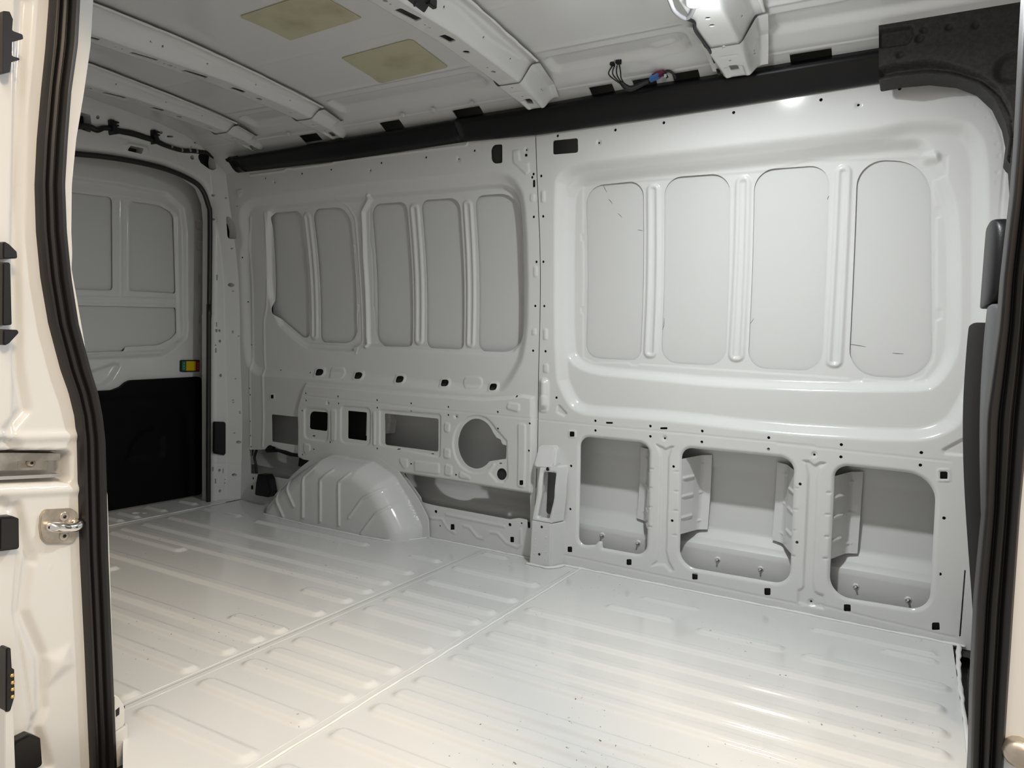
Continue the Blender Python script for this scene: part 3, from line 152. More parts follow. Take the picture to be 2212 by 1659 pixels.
wire = {"hang":[[-852,2200,1648],[-875,2200,1671],[-887,2200,1676],[-895,2200,1710],[-894,2200,1731],[-893,2200,1744]],"con":[-883,2190,1733],"run":[[-874,2240,1661],[-846,2240,1663],[-804,2240,1669],[-789,2240,1674],[-770,2240,1682],[-747,2240,1686],[-728,2240,1675]],"down":[[-564,1840,1668],[-549,1871,1668],[-558,1920,1668],[-556,2009,1668],[-556,2077,1668],[-585,2240,1701],[-571,2240,1667]],"loop":[[-570,1731,1668],[-576,1789,1668],[-564,1840,1668],[-546,1829,1668],[-521,1779,1668]],"cup":[-515,1751,1662],"lampwire":[[-1174,1479,1680],[-1187,1507,1680],[-1172,1518,1680],[-1148,1499,1680]],"box":[[-1149,1482,1680],[-1172,1531,1680],[-1166,1560,1680],[-1118,1520,1680]]}
seat = {"hr":[[121,982],[121,1086],[132,1137],[159,1146],[131,949]]}
arch = {"base":[[-2565,2372],[-1982,2361],[-1857,2341],[-1754,2504]],"wall":[[-2553,149],[-2436,235],[-2294,321],[-2039,318],[-1904,255],[-1802,159],[-1743,79]],"top":[[-2398,234],[-2272,273],[-1978,276],[-1875,234]],"front":[[-2328,2370,206],[-2218,2370,246],[-2078,2370,228],[-1999,2370,208]],"ribs":[[[-2509,2380,112],[-2496,2380,75],[-2446,2380,7]],[[-2448,2380,168],[-2432,2380,133],[-2384,2380,65]],[[-2283,2380,250],[-2334,2380,204],[-2327,2380,25]],[[-2174,2380,253],[-2230,2380,202],[-2223,2380,23]],[[-2078,2380,249],[-2125,2380,205],[-2116,2380,23]],[[-1916,2380,200],[-1993,2380,152],[-2063,2380,63]],[[-1849,2380,148],[-1921,2380,98],[-1993,2380,6]]]}
BP = {"cap":[[[-1242,450],[-1163,458],[-1151,372],[-1242,361]]],"low":[[-1227,165],[-1146,165],[-1143,8],[-1223,14]],"open":[[-1198,355],[-1146,357],[-1144,266],[-1161,184],[-1209,181],[-1195,274]],"up":[[-1210,379],[-1140,377],[-1138,272],[-1146,165],[-1222,166],[-1209,272]]}

# ----------------------------------------------------------------- object helpers
def put(o, parent=None, label=None, cat=None, group=None, kind=None):
    COL.objects.link(o)
    if parent is not None: o.parent = parent
    if label: o['label'] = label
    if cat: o['category'] = cat
    if group: o['group'] = group
    if kind: o['kind'] = kind
    return o

def empty(name, loc=(0, 0, 0), **k):
    o = bpy.data.objects.new(name, None); o.location = loc
    o.empty_display_size = 0.05
    return put(o, **k)

def mesh_obj(name, verts, faces, material, parent=None, smooth=True, **k):
    me = bpy.data.meshes.new(name)
    off = Vector((0, 0, 0))
    if parent is not None: off = parent_offset(parent)
    me.from_pydata([tuple(Vector(v) - off) for v in verts], [], faces)
    me.materials.append(material)
    me.polygons.foreach_set('use_smooth', [smooth] * len(me.polygons))
    me.update()
    return put(bpy.data.objects.new(name, me), parent, **k)

def parent_offset(p):
    v = Vector((0, 0, 0))
    while p is not None:
        v += p.location; p = p.parent
    return v

def sstep(t):
    t = np.clip(t, 0, 1); return t * t * (3 - 2 * t)

def fillet(pts, r):
    pts = [np.array(p, float) / 1000 for p in pts]
    n = len(pts)
    rs = [x / 1000 for x in (r if isinstance(r, list) else [r] * n)]
    out = []
    for i in range(n):
        a, b, c = pts[i - 1], pts[i], pts[(i + 1) % n]
        u = a - b; w = c - b
        lu, lw = np.linalg.norm(u), np.linalg.norm(w)
        if rs[i] <= 0 or lu < 1e-6 or lw < 1e-6: out.append(b); continue
        u /= lu; w /= lw
        ang = math.acos(max(-1, min(1, float(u @ w))))
        if ang > 2.9 or ang < 0.2: out.append(b); continue
        t = min(rs[i] / math.tan(ang / 2), 0.48 * lu, 0.48 * lw)
        k = max(2, min(10, int(rs[i] * 1000 / 4) + 2))
        p0, p1 = b + u * t, b + w * t
        rr = t * math.tan(ang / 2)
        cen = b + (u + w) / np.linalg.norm(u + w) * (rr / math.sin(ang / 2))
        a0 = math.atan2(*(p0 - cen)[::-1]); a1 = math.atan2(*(p1 - cen)[::-1])
        da = (a1 - a0 + math.pi) % (2 * math.pi) - math.pi
        for j in range(k + 1):
            t_ = a0 + da * j / k
            out.append(cen + rr * np.array([math.cos(t_), math.sin(t_)]))
    return np.array(out)

def chaikin(P):
    Q = np.roll(P, -1, 0); return np.stack([P * .75 + Q * .25, P * .25 + Q * .75], 1).reshape(-1, 2)

def seg_d2(X, Y, a, b):
    dx, dy = b[0] - a[0], b[1] - a[1]
    L = dx * dx + dy * dy + 1e-12
    t = np.clip(((X - a[0]) * dx + (Y - a[1]) * dy) / L, 0, 1)
    return (X - a[0] - t * dx) ** 2 + (Y - a[1] - t * dy) ** 2

def poly_sdf(X, Y, P):
    d = np.full(X.shape, 1e9); ins = np.zeros(X.shape, bool)
    n = len(P)
    for i in range(n):
        a, b = P[i], P[(i + 1) % n]
        d = np.minimum(d, seg_d2(X, Y, a, b))
        if abs(a[1] - b[1]) > 1e-12:
            c = (a[1] > Y) != (b[1] > Y)
            xi = a[0] + (Y - a[1]) * (b[0] - a[0]) / (b[1] - a[1])
            ins ^= c & (X < xi)
    d = np.sqrt(d)
    return np.where(ins, d, -d)

class Field:
    """local window of a grid"""
    def __init__(s, us, vs): s.us, s.vs = us, vs
    def win(s, P, mgn):
        i0 = max(0, np.searchsorted(s.us, P[:, 0].min() - mgn) - 1); i1 = np.searchsorted(s.us, P[:, 0].max() + mgn) + 1
        j0 = max(0, np.searchsorted(s.vs, P[:, 1].min() - mgn) - 1); j1 = np.searchsorted(s.vs, P[:, 1].max() + mgn) + 1
        sl = (slice(i0, i1), slice(j0, j1))
        X, Y = np.meshgrid(s.us[i0:i1], s.vs[j0:j1], indexing='ij')
        return sl, X, Y

def sheet(name, us, vs, pos, feats, holes, material, parent=None, rim=0.006, keep=None, mats=None, off=None, **k):
    """pressed sheet metal: a grid in (u, v) with embossed features and cut-out holes; pos(u, v, h) -> x, y, z"""
    us = np.asarray(us, float); vs = np.asarray(vs, float)
    F = Field(us, vs)
    U, V = np.meshgrid(us, vs, indexing='ij')
    H = np.zeros(U.shape); G = np.full(U.shape, -1.0)
    for f in feats:
        if f[0] == 'p':
            P = fillet(f[1], f[2]); h, w = f[3] / 1000, f[4] / 1000
            sl, X, Y = F.win(P, 0.002)
            if X.size: H[sl] += h * sstep(poly_sdf(X, Y, P) / w)
        elif f[0] == 'e':
            P = fillet(f[1], f[2]); h, w = f[3] / 1000, f[4] / 1000
            sl, X, Y = F.win(P, w + 0.004)
            if X.size: H[sl] += h * np.clip(1 + poly_sdf(X, Y, P) / w, 0, 1.3) ** 2
        elif f[0] == 'l':
            P = np.array(f[1], float) / 1000; h, w = f[2] / 1000, f[3] / 1000
            sl, X, Y = F.win(P, w * 1.5)
            if X.size:
                d = np.full(X.shape, 1e9)
                for a, b in zip(P[:-1], P[1:]): d = np.minimum(d, seg_d2(X, Y, a, b))
                H[sl] += h * sstep(1 - np.sqrt(d) / w)
        elif f[0] == 'c':
            c = np.array([f[1]], float) / 1000; r, h, w = f[2] / 1000, f[3] / 1000, f[4] / 1000
            sl, X, Y = F.win(c, r + 0.002)
            if X.size: H[sl] += h * sstep((r - np.hypot(X - c[0, 0], Y - c[0, 1])) / w)
    cell = max(us[1] - us[0], vs[1] - vs[0])
    for q in holes:
        if len(q) == 3:
            c = np.array([q[0]], float) / 1000; r = q[1] / 1000
            sl, X, Y = F.win(c, r + 3 * cell)
            if X.size: G[sl] = np.maximum(G[sl], r - np.hypot(X - c[0, 0], Y - c[0, 1]))
        else:
            P = fillet(q[0], q[1])
            sl, X, Y = F.win(P, 3 * cell)
            if X.size: G[sl] = np.maximum(G[sl], poly_sdf(X, Y, P))
    if keep is not None:
        G = np.maximum(G, -poly_sdf(U, V, keep))
    G = np.where(np.abs(G) < 1e-7, -1e-7, G)
    n, m_ = U.shape
    kp = G <= 0
    idx = np.arange(n * m_).reshape(n, m_)
    c4 = np.stack([kp[:-1, :-1], kp[1:, :-1], kp[1:, 1:], kp[:-1, 1:]], -1).sum(-1)
    fi, fj = np.nonzero(c4 == 4)
    quads = np.stack([idx[fi, fj], idx[fi + 1, fj], idx[fi + 1, fj + 1], idx[fi, fj + 1]], -1)
    extra = []; cache = {}; polys = []; segs = []
    Uf, Vf, Hf, Gf = U.ravel(), V.ravel(), H.ravel(), G.ravel()
    def cross(a, b):
        key = (a, b) if a < b else (b, a)
        if key not in cache:
            t = Gf[a] / (Gf[a] - Gf[b])
            extra.append((Uf[a] + t * (Uf[b] - Uf[a]), Vf[a] + t * (Vf[b] - Vf[a]), Hf[a] + t * (Hf[b] - Hf[a])))
            cache[key] = n * m_ + len(extra) - 1
        return cache[key]
    mi, mj = np.nonzero((c4 > 0) & (c4 < 4))
    for i, j in zip(mi.tolist(), mj.tolist()):
        cs = [int(idx[i, j]), int(idx[i + 1, j]), int(idx[i + 1, j + 1]), int(idx[i, j + 1])]
        pl = []; cr = []
        for a, b in zip(cs, cs[1:] + cs[:1]):
            ka, kb = Gf[a] <= 0, Gf[b] <= 0
            if ka: pl.append(a)
            if ka != kb:
                e = cross(a, b); pl.append(e); cr.append((e, ka))
        if len(pl) >= 3: polys.append(pl)
        if len(cr) == 2:
            segs.append((cr[0][0], cr[1][0]) if cr[0][1] else (cr[1][0], cr[0][0]))
    ex = np.array(extra) if extra else np.zeros((0, 3))
    u = np.concatenate([Uf, ex[:, 0]]); v = np.concatenate([Vf, ex[:, 1]]); h = np.concatenate([Hf, ex[:, 2]])
    pts = np.stack(pos(u, v, h), -1)
    if rim and segs:
        used = sorted({e for s in segs for e in s}); mp = {e: q for q, e in enumerate(used)}
        ua = np.array(used)
        base = len(pts); cnt = len(used)
        back = np.stack(pos(u[ua], v[ua], h[ua] + rim), -1)
        pts = np.concatenate([pts, pts[ua], back])
        for a, b in segs:
            polys.append([base + mp[a], base + mp[b], base + cnt + mp[b], base + cnt + mp[a]])
    loops = quads.ravel().tolist()
    sizes = [4] * len(quads)
    for p in polys: loops += p; sizes.append(len(p))
    loops = np.array(loops, np.int64)
    uq, inv = np.unique(loops, return_inverse=True)
    pts = pts[uq]
    if off is None: off = parent_offset(parent) if parent is not None else Vector((0, 0, 0))
    pts = pts - np.array(off)
    me = bpy.data.meshes.new(name)
    me.vertices.add(len(pts)); me.vertices.foreach_set('co', pts.astype(np.float32).ravel())
    me.loops.add(len(inv)); me.loops.foreach_set('vertex_index', inv.astype(np.int32).ravel())
    sizes = np.array(sizes, np.int32)
    me.polygons.add(len(sizes))
    st = np.concatenate([[0], np.cumsum(sizes)[:-1]]).astype(np.int32)
    me.polygons.foreach_set('loop_start', st); me.polygons.foreach_set('loop_total', sizes)
    me.polygons.foreach_set('use_smooth', np.ones(len(sizes), bool))
    me.materials.append(material)
    me.update(calc_edges=True); me.validate()
    return put(bpy.data.objects.new(name, me), parent, **k)

def rng(a, b, step): return np.linspace(a, b, max(2, int(round((b - a) / step)) + 1))

def tube(name, pts, r, material, parent=None, n=10, closed=False, flat=None, **k):
    """tube through points (m) with optional per-point radius, smoothed"""
    P = [Vector(p) for p in pts]
    R = r if isinstance(r, list) else [r] * len(P)
    S = []; RS_ = []
    m_ = len(P)
    last = m_ if closed else m_ - 1
    for i in range(last):
        p0 = P[(i - 1) % m_] if closed or i > 0 else P[0]; p1 = P[i]; p2 = P[(i + 1) % m_]
        p3 = P[(i + 2) % m_] if closed or i + 2 < m_ else P[-1]
        for q in range(5):
            t = q / 5
            S.append(0.5 * ((2 * p1) + (-p0 + p2) * t + (2 * p0 - 5 * p1 + 4 * p2 - p3) * t * t + (-p0 + 3 * p1 - 3 * p2 + p3) * t ** 3))
            RS_.append(R[i] * (1 - t) + R[(i + 1) % m_] * t)
    if not closed: S.append(P[-1]); RS_.append(R[-1])
    V = []; Fc = []
    up = None
    for i, s in enumerate(S):
        a = S[(i - 1) % len(S)] if closed or i > 0 else S[i]; b = S[(i + 1) % len(S)] if closed or i + 1 < len(S) else S[i]
        t = (b - a).normalized()
        if up is None: up = Vector((0, 0, 1)) if abs(t.z) < 0.9 else Vector((0, 1, 0))
        x = up.cross(t).normalized(); y = t.cross(x); up = y
        fl = flat or (1, 1)
        for q in range(n):
            an = 2 * math.pi * q / n
            V.append(s + x * (math.cos(an) * RS_[i] * fl[0]) + y * (math.sin(an) * RS_[i] * fl[1]))
    c = len(S)
    for i in range(c if closed else c - 1):
        for q in range(n):
            Fc.append((i * n + q, i * n + (q + 1) % n, ((i + 1) % c) * n + (q + 1) % n, ((i + 1) % c) * n + q))
    if not closed:
        Fc.append(tuple(range(n))[::-1]); Fc.append(tuple((c - 1) * n + q for q in range(n)))
    return mesh_obj(name, V, Fc, material, parent, **k)

def plate(name, pts, to3d, depth, material, parent=None, r=0, bev=0.0015, **k):
    """outline (mm) extruded by depth; to3d(a, b, d) gives the point at depth d behind the face"""
    P = fillet(pts, r) if r else np.array(pts, float) / 1000
    bm = bmesh.new()
    off = parent_offset(parent) if parent is not None else Vector((0, 0, 0))
    a = [bm.verts.new(Vector(to3d(p[0], p[1], 0)) - off) for p in P]
    b = [bm.verts.new(Vector(to3d(p[0], p[1], depth)) - off) for p in P]
    bm.faces.new(a); bm.faces.new(b[::-1])
    n = len(P)
    for i in range(n): bm.faces.new((a[i], b[i], b[(i + 1) % n], a[(i + 1) % n]))
    bmesh.ops.recalc_face_normals(bm, faces=bm.faces[:])
    if bev:
        bmesh.ops.bevel(bm, geom=[e for e in bm.edges if (e.verts[0] in a and e.verts[1] in a)], offset=bev, segments=2, affect='EDGES', clamp_overlap=True)
    bmesh.ops.triangulate(bm, faces=[f for f in bm.faces if len(f.verts) > 4])
    me = bpy.data.meshes.new(name); bm.to_mesh(me); bm.free()
    me.materials.append(material)
    return put(bpy.data.objects.new(name, me), parent, **k)

def box(name, lo, hi, material, parent=None, bev=0.003, **k):
    off = parent_offset(parent) if parent is not None else Vector((0, 0, 0))
    bm = bmesh.new(); bmesh.ops.create_cube(bm, size=1)
    for v in bm.verts:
        v.co = Vector([(lo[i] + hi[i]) / 2 + v.co[i] * (hi[i] - lo[i]) for i in range(3)]) - off
    if bev: bmesh.ops.bevel(bm, geom=bm.edges[:], offset=bev, segments=2, affect='EDGES', clamp_overlap=True)
    me = bpy.data.meshes.new(name); bm.to_mesh(me); bm.free(); me.materials.append(material)
    return put(bpy.data.objects.new(name, me), parent, **k)

def blob(name, secs, material, parent=None, e=4.0, n=28, cap=True, **k):
    """loft of rounded sections (z, cx, cy, rx, ry)"""
    V = []; Fc = []
    for (z, cx, cy, rx, ry) in secs:
        for q in range(n):
            t = 2 * math.pi * q / n; c, s = math.cos(t), math.sin(t)
            V.append((cx + rx * math.copysign(abs(c) ** (2 / e), c), cy + ry * math.copysign(abs(s) ** (2 / e), s), z))
    for i in range(len(secs) - 1):
        for q in range(n):
            Fc.append((i * n + q, i * n + (q + 1) % n, (i + 1) * n + (q + 1) % n, (i + 1) * n + q))
    if cap: Fc.append(tuple(range(n))[::-1]); Fc.append(tuple((len(secs) - 1) * n + q for q in range(n)))
    o = mesh_obj(name, V, Fc, material, parent, **k)
    s = o.modifiers.new('s', 'SUBSURF'); s.levels = 1; s.render_levels = 2
    return o

# ----------------------------------------------------------------- far side wall
YWT = np.array([[-.3, 2.5], [.42, 2.5], [.585, 2.487], [.77, 2.474], [.99, 2.466], [1.15, 2.45], [1.305, 2.421], [1.506, 2.379], [1.6, 2.366], [1.8, 2.33]])
_zz = np.linspace(-.3, 1.8, 400)
_yy = np.convolve(np.pad(np.interp(_zz, YWT[:, 0], YWT[:, 1]), 20, mode='edge'), np.ones(41) / 41, 'valid')
def yw(z): return np.interp(z, _zz, _yy)
def wall_pos(u, v, h): return u, yw(v) + h, v

wall_far = empty('wall_far', kind='structure')
G_ = 0.0034
XS = -1.2528
rear_panel = sheet('rear_side_panel', rng(-2.93, XS - .0013, G_), rng(-.01, 1.665, G_), wall_pos, RP, RPH, PAINT, wall_far, rim=.0025)
front_panel = sheet('front_side_panel', rng(XS + .0013, 0.42, G_), rng(-.01, 1.675, G_), wall_pos, FP, FPH + [[[[-1205, 185], [-1140, 185], [-1140, 365], [-1205, 365]], 10]], PAINT, wall_far, rim=.0025)
def shade_sheet(name, u0, u1, feats, holes):
    """added dark sheet behind the panel, standing in for cavity shade, open behind the large cut-outs"""
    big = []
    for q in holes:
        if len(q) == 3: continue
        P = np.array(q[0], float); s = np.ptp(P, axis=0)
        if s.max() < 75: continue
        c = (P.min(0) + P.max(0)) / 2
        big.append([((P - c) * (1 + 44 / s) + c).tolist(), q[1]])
    return sheet(name, rng(u0, u1, .011), rng(.0, 1.64, .011), lambda u, v, h: (u, yw(v) + h + .013, v), [f for f in feats if f[0] == 'p' and abs(f[3]) > 10], big, UNDER_SHADE, wall_far, rim=0)
shade_sheet('panel_shade_sheet', -2.92, XS - .003, RP, RPH)
shade_sheet('panel_shade_sheet', XS + .003, .42, FP, FPH + [[[[-1205, 185], [-1140, 185], [-1140, 365], [-1205, 365]], 10]])
for i, (pts, r) in enumerate(panes):
    P = fillet(pts, r); c = P.mean(0)
    P = c + (P - c) * (1 + 0.024 / np.ptp(P, axis=0) * 2)
    dd = (.058 + .010 if c[0] > XS else .042 + .014)
    u0, u1, v0, v1 = P[:, 0].min(), P[:, 0].max(), P[:, 1].min(), P[:, 1].max()
    sheet('window_blank', rng(u0, u1, .02), rng(v0, v1, .02), lambda u, v, h, dd=dd: (u, yw(v) + dd + h, v), [], [], PRIMER, wall_far, rim=0.002, keep=P)

for q in MISC['scr']:
    tube('scratch', [(x / 1000, float(yw(z / 1000)) + .0675, z / 1000) for x, z in q], [.0004, .0007, .0003], UNDER_SHADE, wall_far, n=5)

# outer skin behind the openings, closed at both ends, top and bottom
SK = np.array([[-.05, 2.56], [.0, 2.565], [.135, 2.57], [.15, 2.575], [.165, 2.60], [.20, 2.63], [.30, 2.645], [.42, 2.635], [.50, 2.61], [.54, 2.60], [.60, 2.61], [.8, 2.60], [1.1, 2.58], [1.4, 2.54], [1.86, 2.50]])
def skin_pos(u, v, h): return u, np.interp(v, SK[:, 0], SK[:, 1]) + h, v
skin = sheet('outer_skin', rng(-3.2, .5, .05), np.unique(np.concatenate([SK[:, 0], rng(-.05, 1.86, .02)])), skin_pos, [], [], PRIMER, wall_far)
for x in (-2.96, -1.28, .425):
    sheet('cavity_end', rng(0, 1, .5), rng(-.05, 1.90, .05), lambda u, v, h, x=x: (0 * u + x, (yw(v) + .064 if x == -1.28 else 2.45 if x < -2 else yw(v) - .05 - .1 * (v > 1.65)) * (1 - u) + 2.66 * u, v), [], [], UNDER_SHADE, wall_far)  # end plates coloured near-black to stand in for shade in the cavity
sheet('cavity_sill', rng(-3.0, .5, .5), rng(2.44, 2.66, .11), lambda u, v, h: (u, v, 0 * u - .012), [], [], UNDER_SHADE, wall_far)  # dark colour in place of shade behind the bottom square holes
sheet('opening_shade_sheet', rng(-2.56, -2.115, .02), rng(.20, .60, .02), lambda u, v, h: (u, 2.60 - .05 * np.clip((.60 - v) / .4, 0, 1), v), [], [], UNDER_SHADE, wall_far)  # added dark sheet, painted shade behind the openings above the arch

# hat-section brackets that carry the columns between the lower openings
def bracket(x, z0, z1, side):
    """plate going outward from the column edge and a flange lying on the skin"""
    y0, y1 = 2.507, 2.605
    pts = []
    fe = []
    prof = [(x, y0), (x + side * .010, y0 + .02), (x + side * .042, y1 - .006), (x + side * .050, y1), (x + side * .078, y1 + .006)]
    def pos(u, v, h):
        s = np.interp(u, [0, .02, .07, .08, .11], [0, 1, 2, 3, 4])
        k = np.arange(5)
        px = np.interp(s, k, [p[0] for p in prof]); py = np.interp(s, k, [p[1] for p in prof])
        bow = .010 * np.sin(np.pi * (v - z0) / (z1 - z0)) * np.clip((u - .05) / .03, 0, 1)
        return px - side * h, py + bow, v + .10 * u
    for t in (.26, .50, .78):
        zc = z0 + (z1 - z0) * (1 - t)
        fe.append(['p', [[5, zc * 1000 - 7], [52, zc * 1000 - 7], [52, zc * 1000 + 7], [5, zc * 1000 + 7]], 6, -6, 6])
    for t in (.12, .5, .88):
        zc = z0 + (z1 - z0) * t
        fe.append(['p', [[66, zc * 1000 - 6], [92, zc * 1000 - 6], [92, zc * 1000 + 6], [66, zc * 1000 + 6]], 5, -4, 5])
    return sheet('column_bracket', rng(0, .11, .003), rng(z0, z1, .003), pos, fe, [], PAINT, wall_far)
for key, side in (('O1r', -1), ('O2l', 1), ('O2r', -1), ('O3l', 1)):
    (xa, za), (xb, zb) = BR[key]
    bracket((xa + xb) / 2000 + (-side) * .004, .185, .455, side)
bracket(-2.112, .395, .505, 1)
for (x, z) in studs:
    x, z = x / 1000, z / 1000
    st = tube('stud', [(x, 2.572, z), (x, 2.566, z), (x, 2.5655, z), (x, 2.554, z + .001)], [.012, .009, .0035, .003], PAINT, wall_far, n=12)

# wheel arch
AW = [[-2690, -60], [-2640, 60], [-2553, 149], [-2436, 245], [-2294, 326], [-2039, 322], [-1904, 262], [-1802, 165], [-1742, 85], [-1728, -60]]
def arch_pos(u, v, h): return u, 2.4955 - h, v
aP = chaikin(fillet([[a, b] for a, b in AW], 60))
aI = fillet([[-2650, -400], [-2610, 40], [-2530, 125], [-2420, 215], [-2285, 292], [-2045, 290], [-1925, 240], [-1838, 140], [-1775, 50], [-1752, -400]], 60)
aI = chaikin(chaikin(aI))
us_, vs2 = rng(-2.70, -1.72, .004), rng(-.008, .335, .004)
def arch_feat():
    U, V = np.meshgrid(us_, vs2, indexing='ij')
    s = np.clip(poly_sdf(U, V, aI) / .080, 0, 1)
    return .126 * np.sqrt(np.clip(1 - (1 - s) ** 2.2, 0, 1))
AH = arch_feat()
def arch_pos2(u, v, h):
    i = np.clip((u - us_[0]) / (us_[1] - us_[0]), 0, len(us_) - 1.001); j = np.clip((v - vs2[0]) / (vs2[1] - vs2[0]), 0, len(vs2) - 1.001)
    i0, j0 = i.astype(int), j.astype(int); fi, fj = i - i0, j - j0
    b = AH[i0, j0] * (1 - fi) * (1 - fj) + AH[i0 + 1, j0] * fi * (1 - fj) + AH[i0, j0 + 1] * (1 - fi) * fj + AH[i0 + 1, j0 + 1] * fi * fj
    return u, 2.482 - b + h, v
af = []
for g in arch['ribs']:
    q = [[p[0], p[2]] for p in g]
    af.append(['l', q, -7, 9])
sheet('wheel_arch', us_, vs2, arch_pos2, af, [[[-1825, 205], 6, 'c'], [[-1850, 240], 4, 'c'], [[-2120, 305], 5, 'c']], PAINT, wall_far, keep=aP)

# pillar foot on the seam between the two side panels
foot = sheet('pillar_foot', rng(-1.235, -1.125, .003), rng(.168, .385, .003), lambda u, v, h: (u + np.clip(h - .003, 0, 1) * .35 * (u > -1.18), 2.432 + h + 0.35 * np.clip(v - .30, 0, 1) ** 1.2, v),
             [['e', BP['open'], 6, 6, 9]], [[BP['open'], 8]], PAINT, wall_far, rim=.004, keep=fillet([[-1228, 170], [-1142, 170], [-1136, 275], [-1138, 382], [-1212, 382], [-1211, 275]], 6))
FK = fillet([[-1228, 170], [-1142, 170], [-1136, 275], [-1138, 382], [-1212, 382], [-1211, 275]], 6)
sheet('pillar_foot_side', rng(-1.235, -1.125, .003), rng(.168, .385, .003), lambda u, v, h: (u + np.clip(h - .003, 0, 1) * .35 * (u > -1.18), 2.4325 + h + 0.35 * np.clip(v - .30, 0, 1) ** 1.2, v), [], [[[[float(c) * 1000 for c in (p - FK.mean(0)) * np.array([.90, .97]) + FK.mean(0)] for p in FK], 0]], PAINT, wall_far, rim=.055, keep=FK)
tube('bolt_hole', [(-1.178, 2.4410, .368), (-1.178, 2.4418, .368)], .007, BLACK, wall_far, n=12)
plate('pillar_foot_box', [[-1232, -5], [-1143, -5], [-1146, 168], [-1230, 168]], lambda a, b, d: (a + (d * .32 if a > -1.18 else -d * .05), 2.428 + d, b), .075, PAINT, wall_far, r=5, bev=.006)
for (x, z) in ((-1.185, .15), (-1.19, .045)):
    tube('bolt_hole', [(x, 2.4272, z), (x, 2.4278, z)], .005, BLACK, wall_far, n=10)
for i in range(10):
    x = -1.213 if i % 2 else -1.165
    z = .03 + .014 * i
    blob('spot_weld', [(z - .003, x, 2.428, .002, .0008), (z, x, 2.4275, .003, .0015), (z + .003, x, 2.428, .002, .0008)], PAINT, wall_far, n=8)
plate('pillar_cap', [[-1243, 362], [-1152, 370], [-1163, 455], [-1240, 448]], lambda a, b, d: (a, 2.444 + (b - .37) * .45 + d, b), .05, PAINT, wall_far, r=18, bev=.008)
plate('pillar_flange', [[-1262, 175], [-1105, 175], [-1105, 395], [-1262, 405]], lambda a, b, d: (a, 2.492 + d, b), .004, PAINT, wall_far, r=6, bev=.001) if False else None

def bead(name, pts, r, parent, seed=0, mat_=None):
    rd = random.Random(seed); P = [Vector(p) for p in pts]; out = []; rr = []
    L = sum((b - a).length for a, b in zip(P[:-1], P[1:])); n = max(6, int(L / .03))
    for i in range(n + 1):
        t = i / n * L; k = 0
        while k < len(P) - 2 and t > (P[k + 1] - P[k]).length: t -= (P[k + 1] - P[k]).length; k += 1
        out.append(P[k].lerp(P[k + 1], min(1, t / (P[k + 1] - P[k]).length)) + Vector((rd.uniform(-1, 1), rd.uniform(-1, 1), 0)) * r * .25)
        rr.append(r * rd.uniform(.75, 1.25))
    return tube(name, out, rr, mat_ or SEALANT, parent, n=8, flat=(1, .6))
bead('sealant_bead', [(-1.24, 2.425, .001), (-1.21, 2.422, .002), (-1.15, 2.418, .003), (-1.125, 2.45, .003), (-1.115, 2.495, .002)], .008, wall_far, 1)
bead('sealant_bead', [(-2.58, 2.36, .001), (-2.3, 2.336, .001), (-1.98, 2.338, .001), (-1.86, 2.345, .002), (-1.78, 2.42, .002), (-1.745, 2.49, .002)], .005, wall_far, 2)
bead('sealant_bead', [(-1.74, 2.493, .001), (-1.25, 2.493, .001)], .006, wall_far, 3)
bead('sealant_bead', [(-1.11, 2.494, .001), (.18, 2.494, .001)], .007, wall_far, 4)

# ----------------------------------------------------------------- rear frame and rear door
wall_rear = empty('wall_rear', kind='structure')
XF, XD = -2.95, -3.10
def rf_pos(u, v, h):
    yb = yw(v) - .045
    return XF + np.clip(u - yb, 0, 1) * 1.25 - h + np.clip(v - 1.62, 0, 1) * .5, u, v
opn = DR['open']
op_poly = [[-200, 1600]] + opn + [[opn[-1][0], -100], [-200, -100]]
sheet('rear_frame', rng(.70, 2.53, .004), rng(-.005, 1.76, .004), rf_pos, RFF + [['e', op_poly, 30, 25, 30]], RFH + [[op_poly, 30]], PAINT, wall_rear, rim=.05)
sheet('frame_shade_sheet', rng(.70, 2.60, .02), rng(-.02, 1.80, .02), lambda u, v, h: (XF - .055 + 0 * u, u, v), [], [[[[p[0] + (40 if p[0] > 0 else 0), p[1] + (25 if p[1] > 1000 else 0)] for p in op_poly], 30]], UNDER_SHADE, wall_rear, rim=0)  # added dark sheet so the frame holes look like unlit cavity
plate('rear_closing_panel', [[600, -20], [2620, -20], [2620, 1800], [600, 1800]], lambda a, b, d: (XD - .05 - d, a, b), .01, PRIMER, wall_rear, bev=0)

door = empty('door_1', kind='structure')
def door_pos(u, v, h): return XD - h, u, v
df = [['p', DR['rec'], 10, 18, 22], ['p', DR['rec2'], 10, 8, 12], ['p', DR['scoop'], 15, 22, 25]]
for q in DR['knuck']: df.append(['p', q, 8, 3, 4])
for q in DR['grooves']: df.append(['l', q, -3, 8])
df.append(['p', [[2395, 470], [2470, 470], [2470, 530], [2395, 530]], 6, 0, 4])
sheet('door_inner_panel', rng(.70, 2.60, .004), rng(-.01, 1.66, .004), door_pos, df, [[DR['paneL'], 18], [DR['paneR'], [12, 20, 45, 12, 12]], [DR['paneB'], 10]], PAINT, door, rim=.002)
for key in ('paneL', 'paneR', 'paneB'):
    P = fillet(DR[key], 12); c = P.mean(0); P = c + (P - c) * 1.05
    sheet('door_blank', rng(P[:, 0].min(), P[:, 0].max(), .03), rng(P[:, 1].min(), P[:, 1].max(), .03), lambda u, v, h: (XD - .037 - h + 0 * u, u, v), [], [], PRIMER, door, rim=.002, keep=P)
P = fillet(DR['trim'], 12)
